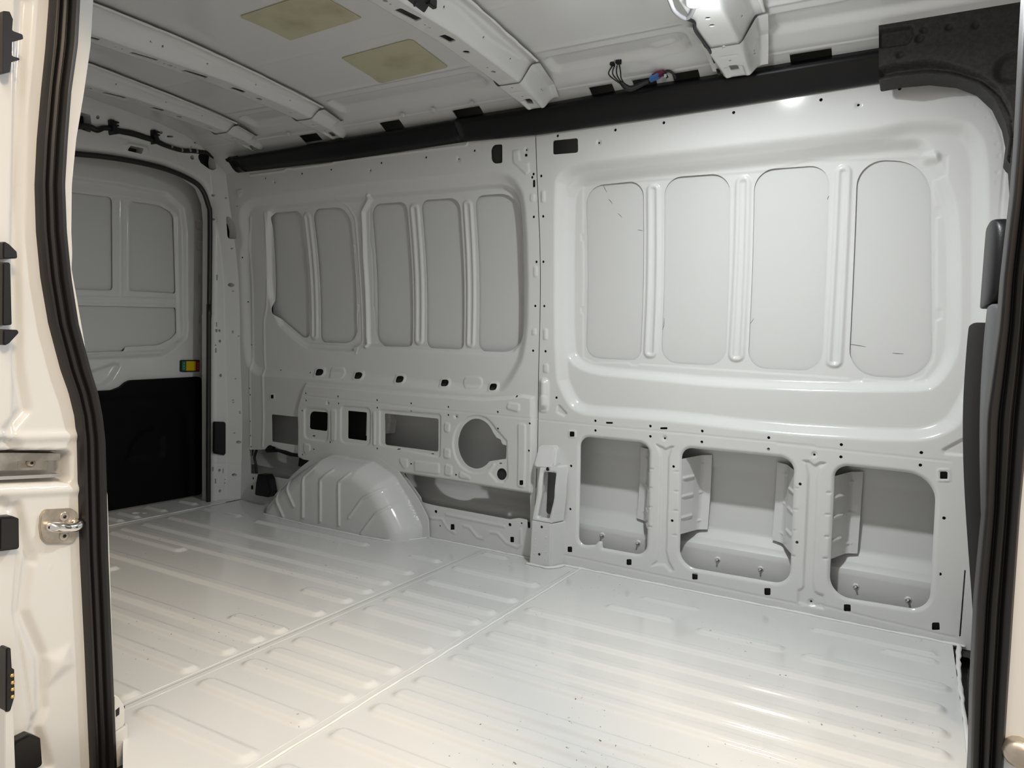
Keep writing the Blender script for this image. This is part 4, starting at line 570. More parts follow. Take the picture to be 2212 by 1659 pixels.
sheet('door_trim_panel', rng(P[:, 0].min(), P[:, 0].max(), .006), rng(P[:, 1].min(), P[:, 1].max(), .006), lambda u, v, h: (XD + .02 - h, u, v), [['l', DR['trimbead'], 6, 40], ['p', DR['spk'], 15, 10, 30]], [], TRIM, door, rim=.02, keep=P, label='black moulded lower trim panel of the rear door')
lb = DR['label']
ly0, ly1 = min(p[0] for p in lb), max(p[0] for p in lb); lz0, lz1 = min(p[1] for p in lb), max(p[1] for p in lb)
hd = plate('emergency_release', [[ly0 - 3, lz0 - 3], [ly1 + 3, lz0 - 3], [ly1 + 3, lz1 + 3], [ly0 - 3, lz1 + 3]], lambda a, b, d: (XD + .012 - d, a, b), .012, BLACK, door, r=6, label='door release with yellow slider between green and red marks')
w_ = (ly1 - ly0)
for nm, a, b, mt in (('green_mark', 0, .22, GREEN), ('yellow_slider', .25, .78, YELLOW), ('red_mark', .81, 1.0, RED)):
    plate(nm, [[ly0 + w_ * a, lz0 + 2], [ly0 + w_ * b, lz0 + 2], [ly0 + w_ * b, lz1 - 2], [ly0 + w_ * a, lz1 - 2]], lambda a_, b_, d: (XD + .0155 - d, a_, b_), .004, mt, hd, r=1.5)
for a, n_ in ((.11, 3), (.9, 3)):
    for q in range(n_):
        zc = lz0 + (lz1 - lz0) * (.25 + .25 * q); yc = ly0 + w_ * a
        plate('printed_mark', [[yc - 2, zc - 1.5], [yc + 2, zc - 1.5], [yc + 2, zc + 1.5], [yc - 2, zc + 1.5]], lambda a_, b_, d: (XD + .016 - d, a_, b_), .001, PRIMER, hd, bev=0)
plate('slider_grip', [[ly0 + w_ * .42, lz0 + 10], [ly0 + w_ * .66, lz0 + 10], [ly0 + w_ * .66, lz1 - 10], [ly0 + w_ * .42, lz1 - 10]], lambda a_, b_, d: (XD + .0165 - d, a_, b_), .003, YELLOW, hd, r=1)
tube('door_seal', [(XF - .004, p[0] / 1000, p[1] / 1000) for p in DR['seal']] + [(XF - .004, DR['seal'][-1][0] / 1000, .0)], .0115, RUBBER, label='black rubber seal around the rear door opening', cat='door seal', n=10)

# ----------------------------------------------------------------- floor
floor = empty('floor', kind='structure')
def fl_pos(u, v, h): return u, v, h
def frib(x0, x1, y, w=60, H=8.5):
    x0, x1 = min(x0, x1) * 1000 - 22, max(x0, x1) * 1000 + 22
    return ['p', [[x0, y * 1000 - w / 2], [x1, y * 1000 - w / 2], [x1, y * 1000 + w / 2], [x0, y * 1000 + w / 2]], w * .45, H, 17]
YR = [2.045, 1.910, 1.818, 1.720, 1.577, 1.432, 1.344, 1.262, 1.133, .976]
front_r = [frib(-1.005, .105, y) for y in (1.990, 1.860, 1.757, 1.655)] + [frib(-1.01, .105, y) for y in (1.577, 1.344, 1.262, 1.133, .976)] + [frib(-.935, .105, 1.425)]
front_r = [frib(-1.0, .10, y) for y in (2.0, 1.87, 1.765, 1.66, 1.577, 1.425, 1.344, 1.262, 1.133, .976)]
front_r += [frib(-.50, -.29, 2.152), frib(-.205, .115, 2.135), frib(-.01, .09, 2.31, 44), frib(-.205, .09, 2.365, 36), frib(-.735, -.575, 2.325, 44, 5), frib(-.80, -.62, 2.18, 50)]
mid_r = [frib(-1.425, -1.35, 2.436, 44), frib(-1.42, -1.105, 2.221)] + [frib(-1.41, -1.095, y) for y in YR]
rear_r = [frib(-2.78, -2.375, 1.777), frib(-2.48, -1.885, 2.250, 50), frib(-2.84, -2.63, 2.26, 50), frib(-2.82, -1.53, 2.068), frib(-2.80, -1.525, 1.935), frib(-2.80, -1.52, 1.835)]
rear_r += [frib(-1.68, -1.515, 1.732), frib(-2.6, -1.51, 1.602), frib(-2.75, -2.36, 1.50), frib(-1.68, -1.505, 1.447), frib(-2.80, -1.51, 1.370), frib(-2.80, -1.51, 1.277), frib(-2.80, -1.505, 1.155), frib(-2.8, -1.50, .998), frib(-1.635, -1.53, 2.244, 50)]
back_r = [frib(-3.04, -2.955, 2.28, 44), frib(-3.05, -2.945, 2.11, 44), frib(-3.04, -2.93, 1.97, 44), frib(-3.03, -2.925, 1.89, 44), frib(-3.03, -2.925, 1.6, 44), frib(-3.03, -2.925, 1.4, 44)]
S1, S2, S3 = -1.0454, -1.4678, -2.888
ys = rng(.70, 2.515, .0038)
sheet('floor_panel', rng(S1, .150, .006), ys, fl_pos, front_r, [], FLOOR, floor)
sheet('floor_panel', rng(S2, S1, .006), ys, lambda u, v, h: (u, v, h - .0006), mid_r, [[[[-1480, 600], [-1046, 600], [-1064, 698], [-1268, 833], [-1321, 867], [-1416, 931], [-1480, 975]], 0]], FLOOR, floor, rim=-.03)
sheet('floor_panel', rng(S3, S2, .006), ys, fl_pos, rear_r, [[[[-3200, 600], [-1460, 600], [-1460, 940], [-3200, 940]], 0]], FLOOR, floor)
fh = [[[[-3040 + 0, 2368], [-3000, 2368], [-3000, 2400], [-3040, 2400]], 14]] if False else []
sheet('floor_panel', rng(-3.16, S3 + .002, .006), ys, lambda u, v, h: (u, v, h + .003), back_r, [[[-2998, 2372], 19, 'c'], [[-3000, 2016], 18, 'c'], [[-2969, 2036], 12, 'c']], FLOOR, floor, rim=-.02)
sheet('side_step', rng(-1.27, .15, .2), rng(-.30, 0, .05), lambda u, v, h: (u, .70 + 0 * u, v), [], [], FLOOR, floor)
sheet('front_step', rng(.70, 2.50, .6), rng(-.35, .0, .1), lambda u, v, h: (.150 + 0 * u, u, v), [], [], FLOOR, floor)
plate('under_floor', [[-3200, 640], [200, 640], [200, 2660], [-3200, 2660]], lambda a, b, d: (a, b, -.05 - d), .01, UNDER_SHADE, floor, bev=0)
bead('sealant_bead', [(S1, .84, .001), (S1, 2.49, .001)], .0042, floor, 5)
bead('sealant_bead', [(S3 + .004, .84, .003), (S3 + .004, 2.40, .003)], .0035, floor, 6)
tube('floor_lap_edge', [(S2 - .010, .84, .0), (S2 - .010, 2.49, .0)], .0014, FLOOR, floor, n=8)
tube('floor_lap_edge', [(S2 + .016, .84, -.001), (S2 + .016, 2.49, -.001)], .0012, FLOOR, floor, n=8)
tube('floor_lap_edge', [(S1 - .022, .84, -.001), (S1 - .022, 2.44, -.001)], .0014, FLOOR, floor, n=8)
bead('sealant_bead', [(.155, .75, .0), (.155, 2.3, .001), (.165, 2.49, .002)], .006, floor, 7)
sheet('cab_floor', rng(.15, 1.3, .2), rng(.70, 2.5, .2), lambda u, v, h: (u, v, 0 * u - .30), [], [], BLACK, floor)

# ----------------------------------------------------------------- ceiling
ceiling = empty('ceiling', kind='structure')
ZT = np.array([[.60, 1.60], [.72, 1.68], [.85, 1.722], [1.1, 1.748], [1.55, 1.762], [2.0, 1.748], [2.20, 1.727], [2.215, 1.722], [2.26, 1.70]])
_yv = np.linspace(.6, 2.26, 300)
_zv = np.convolve(np.pad(np.interp(_yv, ZT[:, 0], ZT[:, 1]), 8, mode='edge'), np.ones(17) / 17, 'valid')
BX = [-.515, -1.205, -2.135, -2.62]
BEND = [2.255, 2.285, 2.315, 2.325]
def rise(x): return np.interp(x, [-2.9, -2.1, -1.2, -.5, .2], [-.035, -.028, -.006, .008, .016])
def zr(x, y): return np.interp(y, _yv, _zv) + rise(x)
def roof_pos(u, v, h): return u, v, zr(u, v) + h
rf = []
edges = [.35, -.42, -.64, -1.11, -1.33, -2.03, -2.22, -2.50, -2.69, -2.88]
for a, b in ((-.64, -1.10), (-1.34, -2.02), (-2.23, -2.50), (.3, -.42)):
    rf.append(['p', [[b * 1000, 2085], [a * 1000, 2085], [a * 1000, 2195], [b * 1000, 2195]], 30, 16, 24])
    rf.append(['l', [[b * 1000, 2040], [a * 1000, 2040]], -3, 14])
    rf.append(['l', [[b * 1000, 1760], [a * 1000, 1760]], -1.5, 10])
rf.append(['p', [[-760, 2150], [-690, 2140], [-690, 2170], [-760, 2180]], 10, -5, 10])
sheet('cab_roof', rng(.54, 1.7, .1), rng(.60, 2.26, .02), lambda u, v, h: (u, v, np.interp(v, _yv, _zv) + .016 - .25 * np.clip(u - .9, 0, 1) ** 2), [], [], PAINT, ceiling)
sheet('roof_skin', rng(-3.2, .55, .008), rng(.60, 2.26, .006), roof_pos, rf, [], PAINT, ceiling)
# side rail between the roof skin and the cable duct
def rail_pos(u, v, h):
    y = np.interp(v, [0, .25, .5, .8, 1.2], [2.235, 2.262, 2.285, 2.325, 2.38]); z = np.interp(v, [0, .25, .5, .8, 1.2], [.022, .006, -.004, -.026, -.11])
    return u, y + h, 1.700 + rise(u) + z
slots = []
for i in range(0, len(bays), 2):
    a, b = bays[i][0], bays[i + 1][0]
    slots.append([[[a, 380], [b, 380], [b, 1050], [a, 1050]], 5])
bl = [['l', [[-2900, 330], [300, 330]], -3, 60]]
sheet('roof_rail', rng(-2.93, .35, .006), rng(0, 1.2, .03), rail_pos, bl, slots, PAINT, ceiling, rim=.01)
for x, y in ((-1.76, 2.235), (-1.45, 2.238), (-2.36, 2.238), (-1.62, 2.236)):
    box('rail_tab', (x - .006, y - .004, 1.688 + float(rise(x))), (x + .006, y + .01, 1.704 + float(rise(x))), PAINT, ceiling, bev=.002)

BOWS = ['b1', 'b2', 'b3', 'b4']
def zbow(y): return np.interp(y, [.7, 1.1, 1.43, 1.72, 1.9, 2.05, 2.15, 2.22, 2.30], [1.625, 1.648, 1.662, 1.676, 1.673, 1.670, 1.662, 1.657, 1.644])
for bi, x0 in enumerate(BX):
    bh = BH[BOWS[bi]]
    rz = 0.0; ye = BEND[bi]
    hw = [.040, .036, .034, .032][bi]
    prof_s = np.array([0, .020, .030, .072, .080, .080 + 2 * hw, .088 + 2 * hw, .130 + 2 * hw, .14 + 2 * hw, .16 + 2 * hw])
    prof_x = np.array([-hw - .058, -hw - .040, -hw - .034, -hw - .008, -hw, hw, hw + .008, hw + .034, hw + .040, hw + .062])
    prof_z = np.array([.066, .064, .058, .008, .0, .0, .008, .058, .064, .066])
    def bpos(u, v, h, x0=x0, rz=rz, ps=prof_s, px=prof_x, pz=prof_z):
        k = np.interp(u, ps, pz) / .066
        zb = zbow(v) + rz; zt = zr(x0, v) - .006
        return x0 + np.interp(u, ps, px), v, zb + k * (zt - zb) + h
    s_of = lambda xx: (.080 + hw + (xx / 1000 - x0)) * 1000
    hs = []
    for q in bh['slots']: hs.append([[[s_of(p[0]), p[1]] for p in q], 2])
    for j, c in enumerate(bh['c']):
        if c[1] < ye * 1000 - 222: hs.append([[s_of(c[0]), c[1]], [11, 8, 7, 4, 4, 4, 4, 3, 3][min(j, 8)] if bi else 8, 'c'])
    for yy in (1.20, 1.42, 1.46, 1.62, 1.82, 1.98):
        hs.append([[(.108 + 2 * hw) * 1000, yy * 1000], 4, 'c'])
    bow = sheet('roof_bow', rng(0, prof_s[-1], .0035), rng(.72, ye - .20, .006), bpos, [['l', [[(.125 + 2 * hw) * 1000, 1500], [(.125 + 2 * hw) * 1000, 1700], [(.118 + 2 * hw) * 1000, 1850], [(.13 + 2 * hw) * 1000, 2030]], -3, 8]], hs, PAINT, ceiling, rim=.004)
    # wavy sealant between the bow and the skin
    bead('bow_sealant', [(x0 + hw + .064, y, float(zr(x0, y)) - .010) for y in (.8, 1.2, 1.5, 1.8, ye - .21)], .005, bow, 20 + bi)
    # end bracket reaching down to the duct
    tw = np.array([1.0, 1.0, .92, .80])
    def epos(u, v, h, x0=x0, rz=rz, ps=prof_s, px=prof_x, pz=prof_z, ye=ye):
        k = np.interp(u, ps, pz) / .066
        t = np.clip((v - ye + .20) / .20, 0, 1)
        zb = zbow(v) - .004 + .02 * np.clip((v - ye + .02) / .02, 0, 1) ** 2
        zt = np.interp(v, [2.0, ye - .10, ye - .05, ye], [float(zr(x0, 2.06)) - .012, float(zr(x0, ye - .10)) - .012, 1.708, 1.682])
        wx = np.interp(u, ps, px) * (1.10 - .30 * t)
        return x0 + wx, v, zb + k * np.maximum(zt - zb, .004) + h
    eh = [[[[s_of(p[0]), min(p[1], ye * 1000 - 18)] for p in bh['end']], 2]]
    for c in bh['c']:
        if c[1] >= ye * 1000 - 215 and c[1] < ye * 1000 - 20: eh.append([[s_of(c[0]), c[1]], 4, 'c'])
    for dy in (0, .012): eh.append([[(.11 + 2 * hw) * 1000, ye * 1000 - 85 + dy * 1000], 3.5, 'c'])
    sheet('bow_end_bracket', rng(0, prof_s[-1], .0035), rng(ye - .21, ye, .0035), epos, [['p', [[.088 * 1000, ye * 1000 - 85], [(.072 + 2 * hw) * 1000, ye * 1000 - 85], [(.072 + 2 * hw) * 1000, ye * 1000 - 8], [.088 * 1000, ye * 1000 - 8]], 10, 4, 7], ['l', [[.10 * 1000, ye * 1000 - 150], [(.06 + 2 * hw) * 1000, ye * 1000 - 150]], 2, 8]], eh, PAINT, bow, rim=.004)
for i, q in enumerate(pat):
    P = fillet(q, 2)
    o = sheet('deadening_pad', rng(P[:, 0].min(), P[:, 0].max(), .01), rng(P[:, 1].min(), P[:, 1].max(), .01), lambda u, v, h: (u, v, zr(u, v) - .003 + h), [], [], PAD, ceiling, rim=.0025, keep=P, label=['beige bitumen pad nearer the middle of the roof', 'beige bitumen pad nearer the far wall'][i])

sheet('roof_side_closure', rng(-3.2, .55, .25), rng(0, 1, .1), lambda u, v, h: (u, 2.0 + .56 * v, zr(u, 2.0 + 0 * v) * (1 - v) + 1.76 * v + .04 * np.clip(v * 6, 0, 1)), [], [], PAINT, ceiling)

# ----------------------------------------------------------------- near side: door jamb and the wall around the opening
wall_near = empty('wall_near', kind='structure')
XJ = -1.36
def jamb_pos(u, v, h): return XJ - h + 0 * u, u, v
Lz = np.array(JB['L'], float)[::-1] / 1000; Rz = np.array(JB['R'], float)[::-1] / 1000
def Lf(z): return np.interp(z, Lz[:, 1], Lz[:, 0])
def Rf(z): return np.interp(z, Rz[:, 1], Rz[:, 0])
jf = [['p', JB['chan'], 12, 45, 10], ['l', JB['beadT'], -5, 14], ['l', JB['beadB'], -5, 14], ['l', JB['flange'], 10, 16], ['l', JB['fl2'], 9, 16], ['l', JB['fl3'], 4, 5]]
jf.append(['p', [[600, 640], [684, 620], [684, 1500], [600, 1500]], 5, -8, 10])
jf.append(['p', [[730, 225], [790, 235], [800, 180], [735, 150]], 10, -7, 30])
for q in JB['dim']: jf.append(['c', q, 4, -1.5, 4])
lipz = np.array(JB['lip'], float)[::-1] / 1000
lp = np.array([[Rf(z) + .01, z] for z in (-.4, .2, .5, .8, .93)] + [[l[0], l[1]] for l in lipz] + [[.83, 1.62]])
jk = np.array([[.56, -.4]] + [list(p) for p in lp] + [[.56, 1.62]])
sheet('door_jamb', rng(.56, .90, .003), rng(-.4, 1.62, .004), jamb_pos, jf, [], PAINT, wall_near, rim=.06, keep=jk)
# body side outside and inside the jamb, and the header over the opening
plate('side_outer_skin', [[-3200, -450], [-1362, -450], [-1362, 1640], [-3200, 1640]], lambda a, b, d: (a, .56 + d, b), .004, PAINT, wall_near, bev=0)
plate('side_inner_skin', [[-3150, -20], [-1425, -20], [-1425, 1700], [-3150, 1700]], lambda a, b, d: (a, .76 + d, b), .004, PRIMER, wall_near, bev=0)
plate('door_header', [[-1365, 1625], [600, 1625], [600, 1720], [-1365, 1720]], lambda a, b, d: (a, .60 + d, b), .14, PAINT, wall_near, bev=.01)
plate('door_sill', [[-1365, -450], [600, -450], [600, -4], [-1290, -4], [-1290, -130], [-1365, -130]], lambda a, b, d: (a, .60 + d, b), .105, PAINT, wall_near, bev=.01)
sb = plate('sill_bracket', MISC['sillB'], lambda a, b, d: (-1.342 - d, a, b), .05, PAINT, wall_near, bev=.002)
plate('sill_bracket_cap', MISC['sillT'], lambda a, b, d: (-1.345 - d, a, b), .05, PAINT, wall_near, r=6, bev=.003)
plate('bracket_slot', MISC['sillS'], lambda a, b, d: (-1.3445 - d, a, b), .001, BLACK, wall_near, bev=0)

def strip(name, Lfn, Rfn, z0, z1, plane, material, ridges, parent=None, **k):
    us = np.linspace(0, 1, 61); vs = rng(z0, z1, .01)
    U, V = np.meshgrid(us, vs, indexing='ij')
    prof = np.interp(U, [r[0] for r in ridges], [r[1] for r in ridges])
    s = Lfn(V) + U * (Rfn(V) - Lfn(V))
    X, Y, Z = plane(s, V, prof)
    n, m_ = U.shape
    idx = np.arange(n * m_).reshape(n, m_)
    fc = np.stack([idx[:-1, :-1], idx[1:, :-1], idx[1:, 1:], idx[:-1, 1:]], -1).reshape(-1, 4).tolist()
    return mesh_obj(name, np.stack([X, Y, Z], -1).reshape(-1, 3).tolist(), fc, material, parent, **k)
RG = [(0, -.02), (.03, .004), (.10, .013), (.18, .014), (.24, .006), (.28, .004), (.34, .012), (.44, .015), (.52, .010), (.56, .006), (.62, .016), (.72, .022), (.86, .020), (.95, .010), (1, -.02)]
strip('door_weatherstrip', Lf, Rf, -.4, 1.60, lambda s, z, p: (XJ + .006 + p, s, z), RUBBER, RG, parent=wall_near, label='dark ribbed rubber weatherstrip on the white jamb at the left')

# rail, striker, buffers and door-edge pieces on the jamb
Jp = lambda x: (lambda a, b, d: (x - d, a, b))
rl = empty('door_rail', (XJ, .68, .57), label='steel sliding door rail set in the left jamb', cat='door rail')
plate('rail_lip', JB['railT'], Jp(XJ - .006), .03, ZINC, rl, r=2, bev=.002)
plate('rail_lip', JB['railB'], Jp(XJ - .004), .03, CHROME, rl, r=2, bev=.003)
plate('rail_web', JB['railW'], Jp(XJ - .030), .006, ZINC, rl, r=2)
plate('screw_pocket', JB['recs'], Jp(XJ - .0295), .002, STRIKE, rl, r=2)
sy, sz = JB['screw'][0][0] / 1000, JB['screw'][0][1] / 1000
sc = tube('screw', [(XJ - .031, sy, sz), (XJ - .027, sy, sz), (XJ - .024, sy, sz)], [.008, .008, .005], STRIKE, rl, n=16)
tube('screw_socket', [(XJ - .0238, sy, sz), (XJ - .0236, sy, sz)], .003, BLACK, sc, n=6)
sk = empty('door_striker', (XJ, .76, .45), label='steel door striker with a bent loop screwed to the jamb', cat='striker')
plate('striker_plate', JB['plate'], Jp(XJ + .006), .006, STRIKE, sk, r=12, bev=.0015)
ly = [p[0] / 1000 for p in JB['loop']]; lz = [p[1] / 1000 for p in JB['loop']]
tube('striker_loop', [(XJ + .004, .745, .461), (XJ + .014, .742, .462), (XJ + .020, .752, .460), (XJ + .021, .767, .456), (XJ + .020, .780, .455), (XJ + .014, .789, .457), (XJ + .004, .787, .458)], [.010, .0095, .009, .008, .009, .0095, .010], CHROME, sk, n=14)
for (y, z) in JB['scr2']:
    s2 = tube('screw', [(XJ + .005, y / 1000, z / 1000), (XJ + .008, y / 1000, z / 1000), (XJ + .0085, y / 1000, z / 1000)], [.0095, .0085, .004], STRIKE, sk, n=18)
    tube('screw_socket', [(XJ + .0086, y / 1000, z / 1000), (XJ + .0088, y / 1000, z / 1000)], .0035, BLACK, s2, n=6)
plate('rubber_buffer', JB['buf1'], Jp(XJ + .02), .03, RUBBER, r=4, bev=.004, label='brown-black rubber buffer block left of the striker plate', cat='buffer', group='door stop buffers')
plate('rubber_buffer', JB['buf2'], Jp(XJ + .02), .03, RUBBER, r=5, bev=.004, label='brown-black rubber buffer block at the bottom left corner', cat='buffer', group='door stop buffers')
gd = empty('roller_guide', (XJ, .65, .85), label='black plastic roller guide with two fins at the left edge', cat='guide')
for nm, q in zip(('fin', 'guide_bar', 'fin'), JB['fin']): plate(nm, q, Jp(XJ + .03), .025, BLACK, gd, r=3, bev=.002)
plate('cable_clip', JB['clip'][0], Jp(XJ + .03), .02, BLACK, r=2, bev=.002, label='black plastic cable clip at the top left edge', cat='clip')
cn = plate('contact_block', JB['conn'], Jp(XJ + .035), .02, BLACK, r=3, bev=.002, label='black contact block with brass pins at the lower left edge', cat='connector')
for (y, z) in JB['pins']: tube('contact_pin', [(XJ + .034, y / 1000, z / 1000), (XJ + .037, y / 1000, z / 1000), (XJ + .039, y / 1000, z / 1000)], [.0035, .0035, .002], GOLD, cn, n=10)
plate('sliding_door_edge', JB['dedge'], Jp(XJ + .032), .03, PAINT, wall_near, r=3, bev=.004)

plate('cab_door_panel', [[250, -350], [1500, -350], [1500, 700], [1250, 760], [250, 760]], lambda a, b, d: (a, .66 + d, b), .06, PAINT, wall_near, bev=.01)
# right-hand side of the opening: B-pillar
RL = np.array(RS['L'], float)[::-1] / 1000; RR = np.array(RS['R'], float)[::-1] / 1000
RL = np.vstack([[RL[0, 0], -.1], RL, [RL[-1, 0], 1.65]]); RR = np.vstack([[RR[0, 0], -.1], RR, [RR[-1, 0], 1.65]])
RG2 = [(0, .02), (.05, -.002), (.12, -.006), (.28, -.004), (.34, .002), (.40, -.006), (.52, -.010), (.62, -.002), (.70, -.008), (.86, -.012), (.95, -.006), (1, .02)]
strip('door_weatherstrip', lambda z: np.interp(z, RL[:, 1], RL[:, 0]), lambda z: np.interp(z, RR[:, 1], RR[:, 0]), -.1, 1.62, lambda s, z, p: (s, .722 + p, z), RUBBER, RG2, parent=wall_near, label='dark rubber weatherstrip along the pillar at the right edge')
bp = plate('front_pillar', [[78, -100], [260, -100], [260, 1640], [78, 1640]], lambda a, b, d: (a, .715 + d, b), .12, PAINT, wall_near, r=10, bev=.004)
bx, bz = RS['bolt'][0] / 1000, RS['bolt'][1] / 1000
tube('pillar_bolt', [(bx, .716, bz), (bx, .706, bz), (bx, .702, bz)], [.012, .011, .006], STRIKE, wall_near, n=16)

# ----------------------------------------------------------------- cable duct along the roof
duct = empty('cable_duct', (-1.5, 2.33, 1.62), label='long black plastic cable duct along the top of the far wall', cat='cable duct')
tp = np.array(BA['top'], float) / 1000; bt = np.array(BA['bot'], float) / 1000
def duct_seg(x0, x1, grow, name):
    xs = rng(x0, x1, .03); V = []; Fc = []
    n = 14
    for x in xs:
        zt = np.interp(x, tp[:, 0], tp[:, 2]); zb = np.interp(x, bt[:, 0], bt[:, 2])
        ring = [(2.358, zb - .004), (2.352, zb - grow), (2.340, zb - grow + .002), (2.322, zb + .010), (2.303, zb + .030), (2.288, zb + (zt - zb) * .62), (2.286 - grow, zb + (zt - zb) * .80), (2.292, zt - .006), (2.302, zt + grow), (2.320, zt + .002), (2.345, zt + .0), (2.358, zt - .01)]
        V += [(x, y, z) for y, z in ring]
    n = 12
    for i in range(len(xs) - 1):
        for q in range(n): Fc.append((i * n + q, i * n + (q + 1) % n, (i + 1) * n + (q + 1) % n, (i + 1) * n + q))
    Fc.append(tuple(range(n))); Fc.append(tuple((len(xs) - 1) * n + q for q in range(n))[::-1])
    return mesh_obj(name, V, Fc, DUCT, duct)
duct_seg(-2.775, -1.553, 0, 'duct_cover')
duct_seg(-1.553, -.10, .005, 'duct_cover')
duct_seg(-2.795, -2.74, .004, 'duct_end_cap')

# ----------------------------------------------------------------- wiring
hz = [(XF + .018, p[0] / 1000, p[1] / 1000) for p in harn]
hn = empty('rear_wiring_harness', hz[4], label='black taped wiring harness clipped above the rear door', cat='wiring harness')
tube('taped_cable', hz, [.011, .011, .012, .010, .011, .012, .013, .012, .012, .010, .010, .010, .010], WIRE, hn, n=12)
tube('taped_cable', [(XF + .018, p[0] / 1000, p[1] / 1000) for p in harn2[:3]] + [(XF + .03, 2.375, 1.627), (XF + .08, 2.385, 1.607), (XF + .147, 2.365, 1.603)], .011, WIRE, hn, n=12)
for q in clips:
    plate('harness_clip', q, lambda a, b, d: (XF + .04 - d, a, b), .04, BLACK, hn, r=3, bev=.002)
    yc = sum(p[0] for p in q) / 4000; zc = max(p[1] for p in q) / 1000
    for t in (.004, .016): box('clip_tooth', (XF + .005, yc - .011, zc - t - .006), (XF + .043, yc + .016, zc - t), BLACK, hn, bev=.001)
gy, gz = grom[0][0] / 1000, grom[0][1] / 1000
tube('grommet', [(XF + .0, gy, gz), (XF + .008, gy, gz), (XF + .014, gy, gz), (XF + .017, gy, gz)], [.022, .022, .018, .008], BLACK, hn, n=20)
for i in range(9):
    t = .2 + i * .09
    k = 9 + (len(hz) - 10) * (i / 9); k0 = int(k); a = Vector(hz[k0]).lerp(Vector(hz[min(k0 + 1, len(hz) - 1)]), k - k0)
    tube('tape_wrap', [a + Vector((0, -.004, 0)), a + Vector((0, .004, .002))], .0108, GREYW if i % 3 else ZINC, hn, n=10) if i % 2 else None

cw = empty('dangling_connector', (-.86, 2.21, 1.66), label='black wire connector dangling beside the duct in the second roof bay', cat='connector')
for i in range(4):
    dx = (-.010 + .007 * i)
    tube('wire', [(-.868 + dx * .3, 2.225, 1.668), (-.884 + dx * 1.2, 2.205, 1.684), (-.893 + dx * 1.9, 2.20, 1.702), (-.889 + dx * 1.2, 2.198, 1.722)], .0022, WIRE, cw, n=8)
tube('taped_cable', [(-.875, 2.214, 1.676), (-.862, 2.225, 1.662), (-.845, 2.235, 1.658), (-.81, 2.245, 1.672), (-.795, 2.248, 1.678)], [.006, .009, .009, .007, .006], WIRE, cw, n=10)
box('connector_body', (-.905, 2.186, 1.722), (-.889, 2.202, 1.741), BLACK, cw, bev=.002)
box('connector_body', (-.886, 2.184, 1.724), (-.870, 2.204, 1.742), BLACK, cw, bev=.002)
box('connector_latch', (-.889, 2.183, 1.727), (-.885, 2.187, 1.741), GREYW, cw, bev=.001)
box('connector_latch', (-.871, 2.183, 1.719), (-.865, 2.188, 1.734), BLACK, cw, bev=.001)
pc = empty('plugged_connector', (-.77, 2.26, 1.685), label='blue and maroon plugged connector lying on the black duct', cat='connector')
plate('blue_housing', [[-793, 1682], [-764, 1691], [-760, 1703], [-789, 1694]], lambda a, b, d: (a, 2.243 + d, b - .002), .025, BLUE, pc, bev=.002)
plate('maroon_housing', [[-786, 1699], [-772, 1706], [-748, 1708], [-746, 1699], [-762, 1695], [-764, 1690], [-770, 1698]], lambda a, b, d: (a, 2.245 + d, b - .001), .025, MAROON, pc, bev=.002)
tube('wire', [(-.752, 2.256, 1.700), (-.736, 2.258, 1.705), (-.722, 2.265, 1.698), (-.715, 2.275, 1.684)], .004, WIRE, pc, n=8)
tube('wire', [(-.752, 2.256, 1.692), (-.745, 2.256, 1.697), (-.738, 2.262, 1.685)], .004, WIRE, pc, n=8)
box('white_tag', (-.746, 2.25, 1.684), (-.738, 2.252, 1.694), PRIMER, pc, bev=.0005)

lampo = empty('roof_lamp', (-.545, 1.79, 1.70), label='small round interior lamp with looped cable under the front roof bow', cat='lamp')
wz = [Vector(p) / 1000 for p in wire['loop']]
tube('cable', [wz[0] + Vector((0, -.06, .01)), wz[0], wz[1], wz[2], wz[3], wz[4]], .0055, GREYW, lampo, n=8)
wd = [Vector(p) / 1000 for p in wire['down']]
tube('cable', [wz[2] + Vector((0, 0, .0))] + wd[1:], .0045, WIRE, lampo, n=8)
cup = Vector(wire['cup']) / 1000
tube('lamp_socket', [cup + Vector((0, 0, -.010)), cup + Vector((0, 0, -.006)), cup + Vector((0, 0, .014))], [.012, .021, .021], GREYW, lampo, n=24)
tube('lamp_lens', [(-.48, 1.70, 1.658), (-.48, 1.70, 1.668), (-.48, 1.70, 1.674)], [.03, .036, .036], LENS, lampo, n=28)
L = bpy.data.lights.new('roof_lamp_light', 'AREA'); L.shape = 'DISK'; L.size = .07; L.energy = 7.2; L.color = (.955, .98, .985)
lo = bpy.data.objects.new('roof_lamp_light', L); lo.location = Vector((-.48, 1.70, 1.655)) - lampo.location
COL.objects.link(lo); lo.parent = lampo
L2 = bpy.data.lights.new('roof_lamp_side_light', 'POINT'); L2.shadow_soft_size = .03; L2.energy = 1.1; L2.color = (.955, .98, .985)
lo2 = bpy.data.objects.new('roof_lamp_side_light', L2); lo2.location = Vector((-.48, 1.70, 1.62)) - lampo.location
COL.objects.link(lo2); lo2.parent = lampo

mo = empty('roof_switch_module', (-1.14, 1.51, 1.70), label='black switch module with a cable loop on the second roof bow', cat='module')
plate('module_body', [[-1165, 1470], [-1172, 1531], [-1166, 1560], [-1118, 1520], [-1118, 1460]], lambda a, b, d: (a, b, 1.672 + d), .03, BLACK, mo, r=3, bev=.002)
box('module_latch', (-1.130, 1.512, 1.668), (-1.116, 1.545, 1.69), BLACK, mo, bev=.002)
tube('cable', [Vector(p) / 1000 + Vector((0, 0, -.006)) for p in wire['lampwire']], .0045, WIRE, mo, n=8)

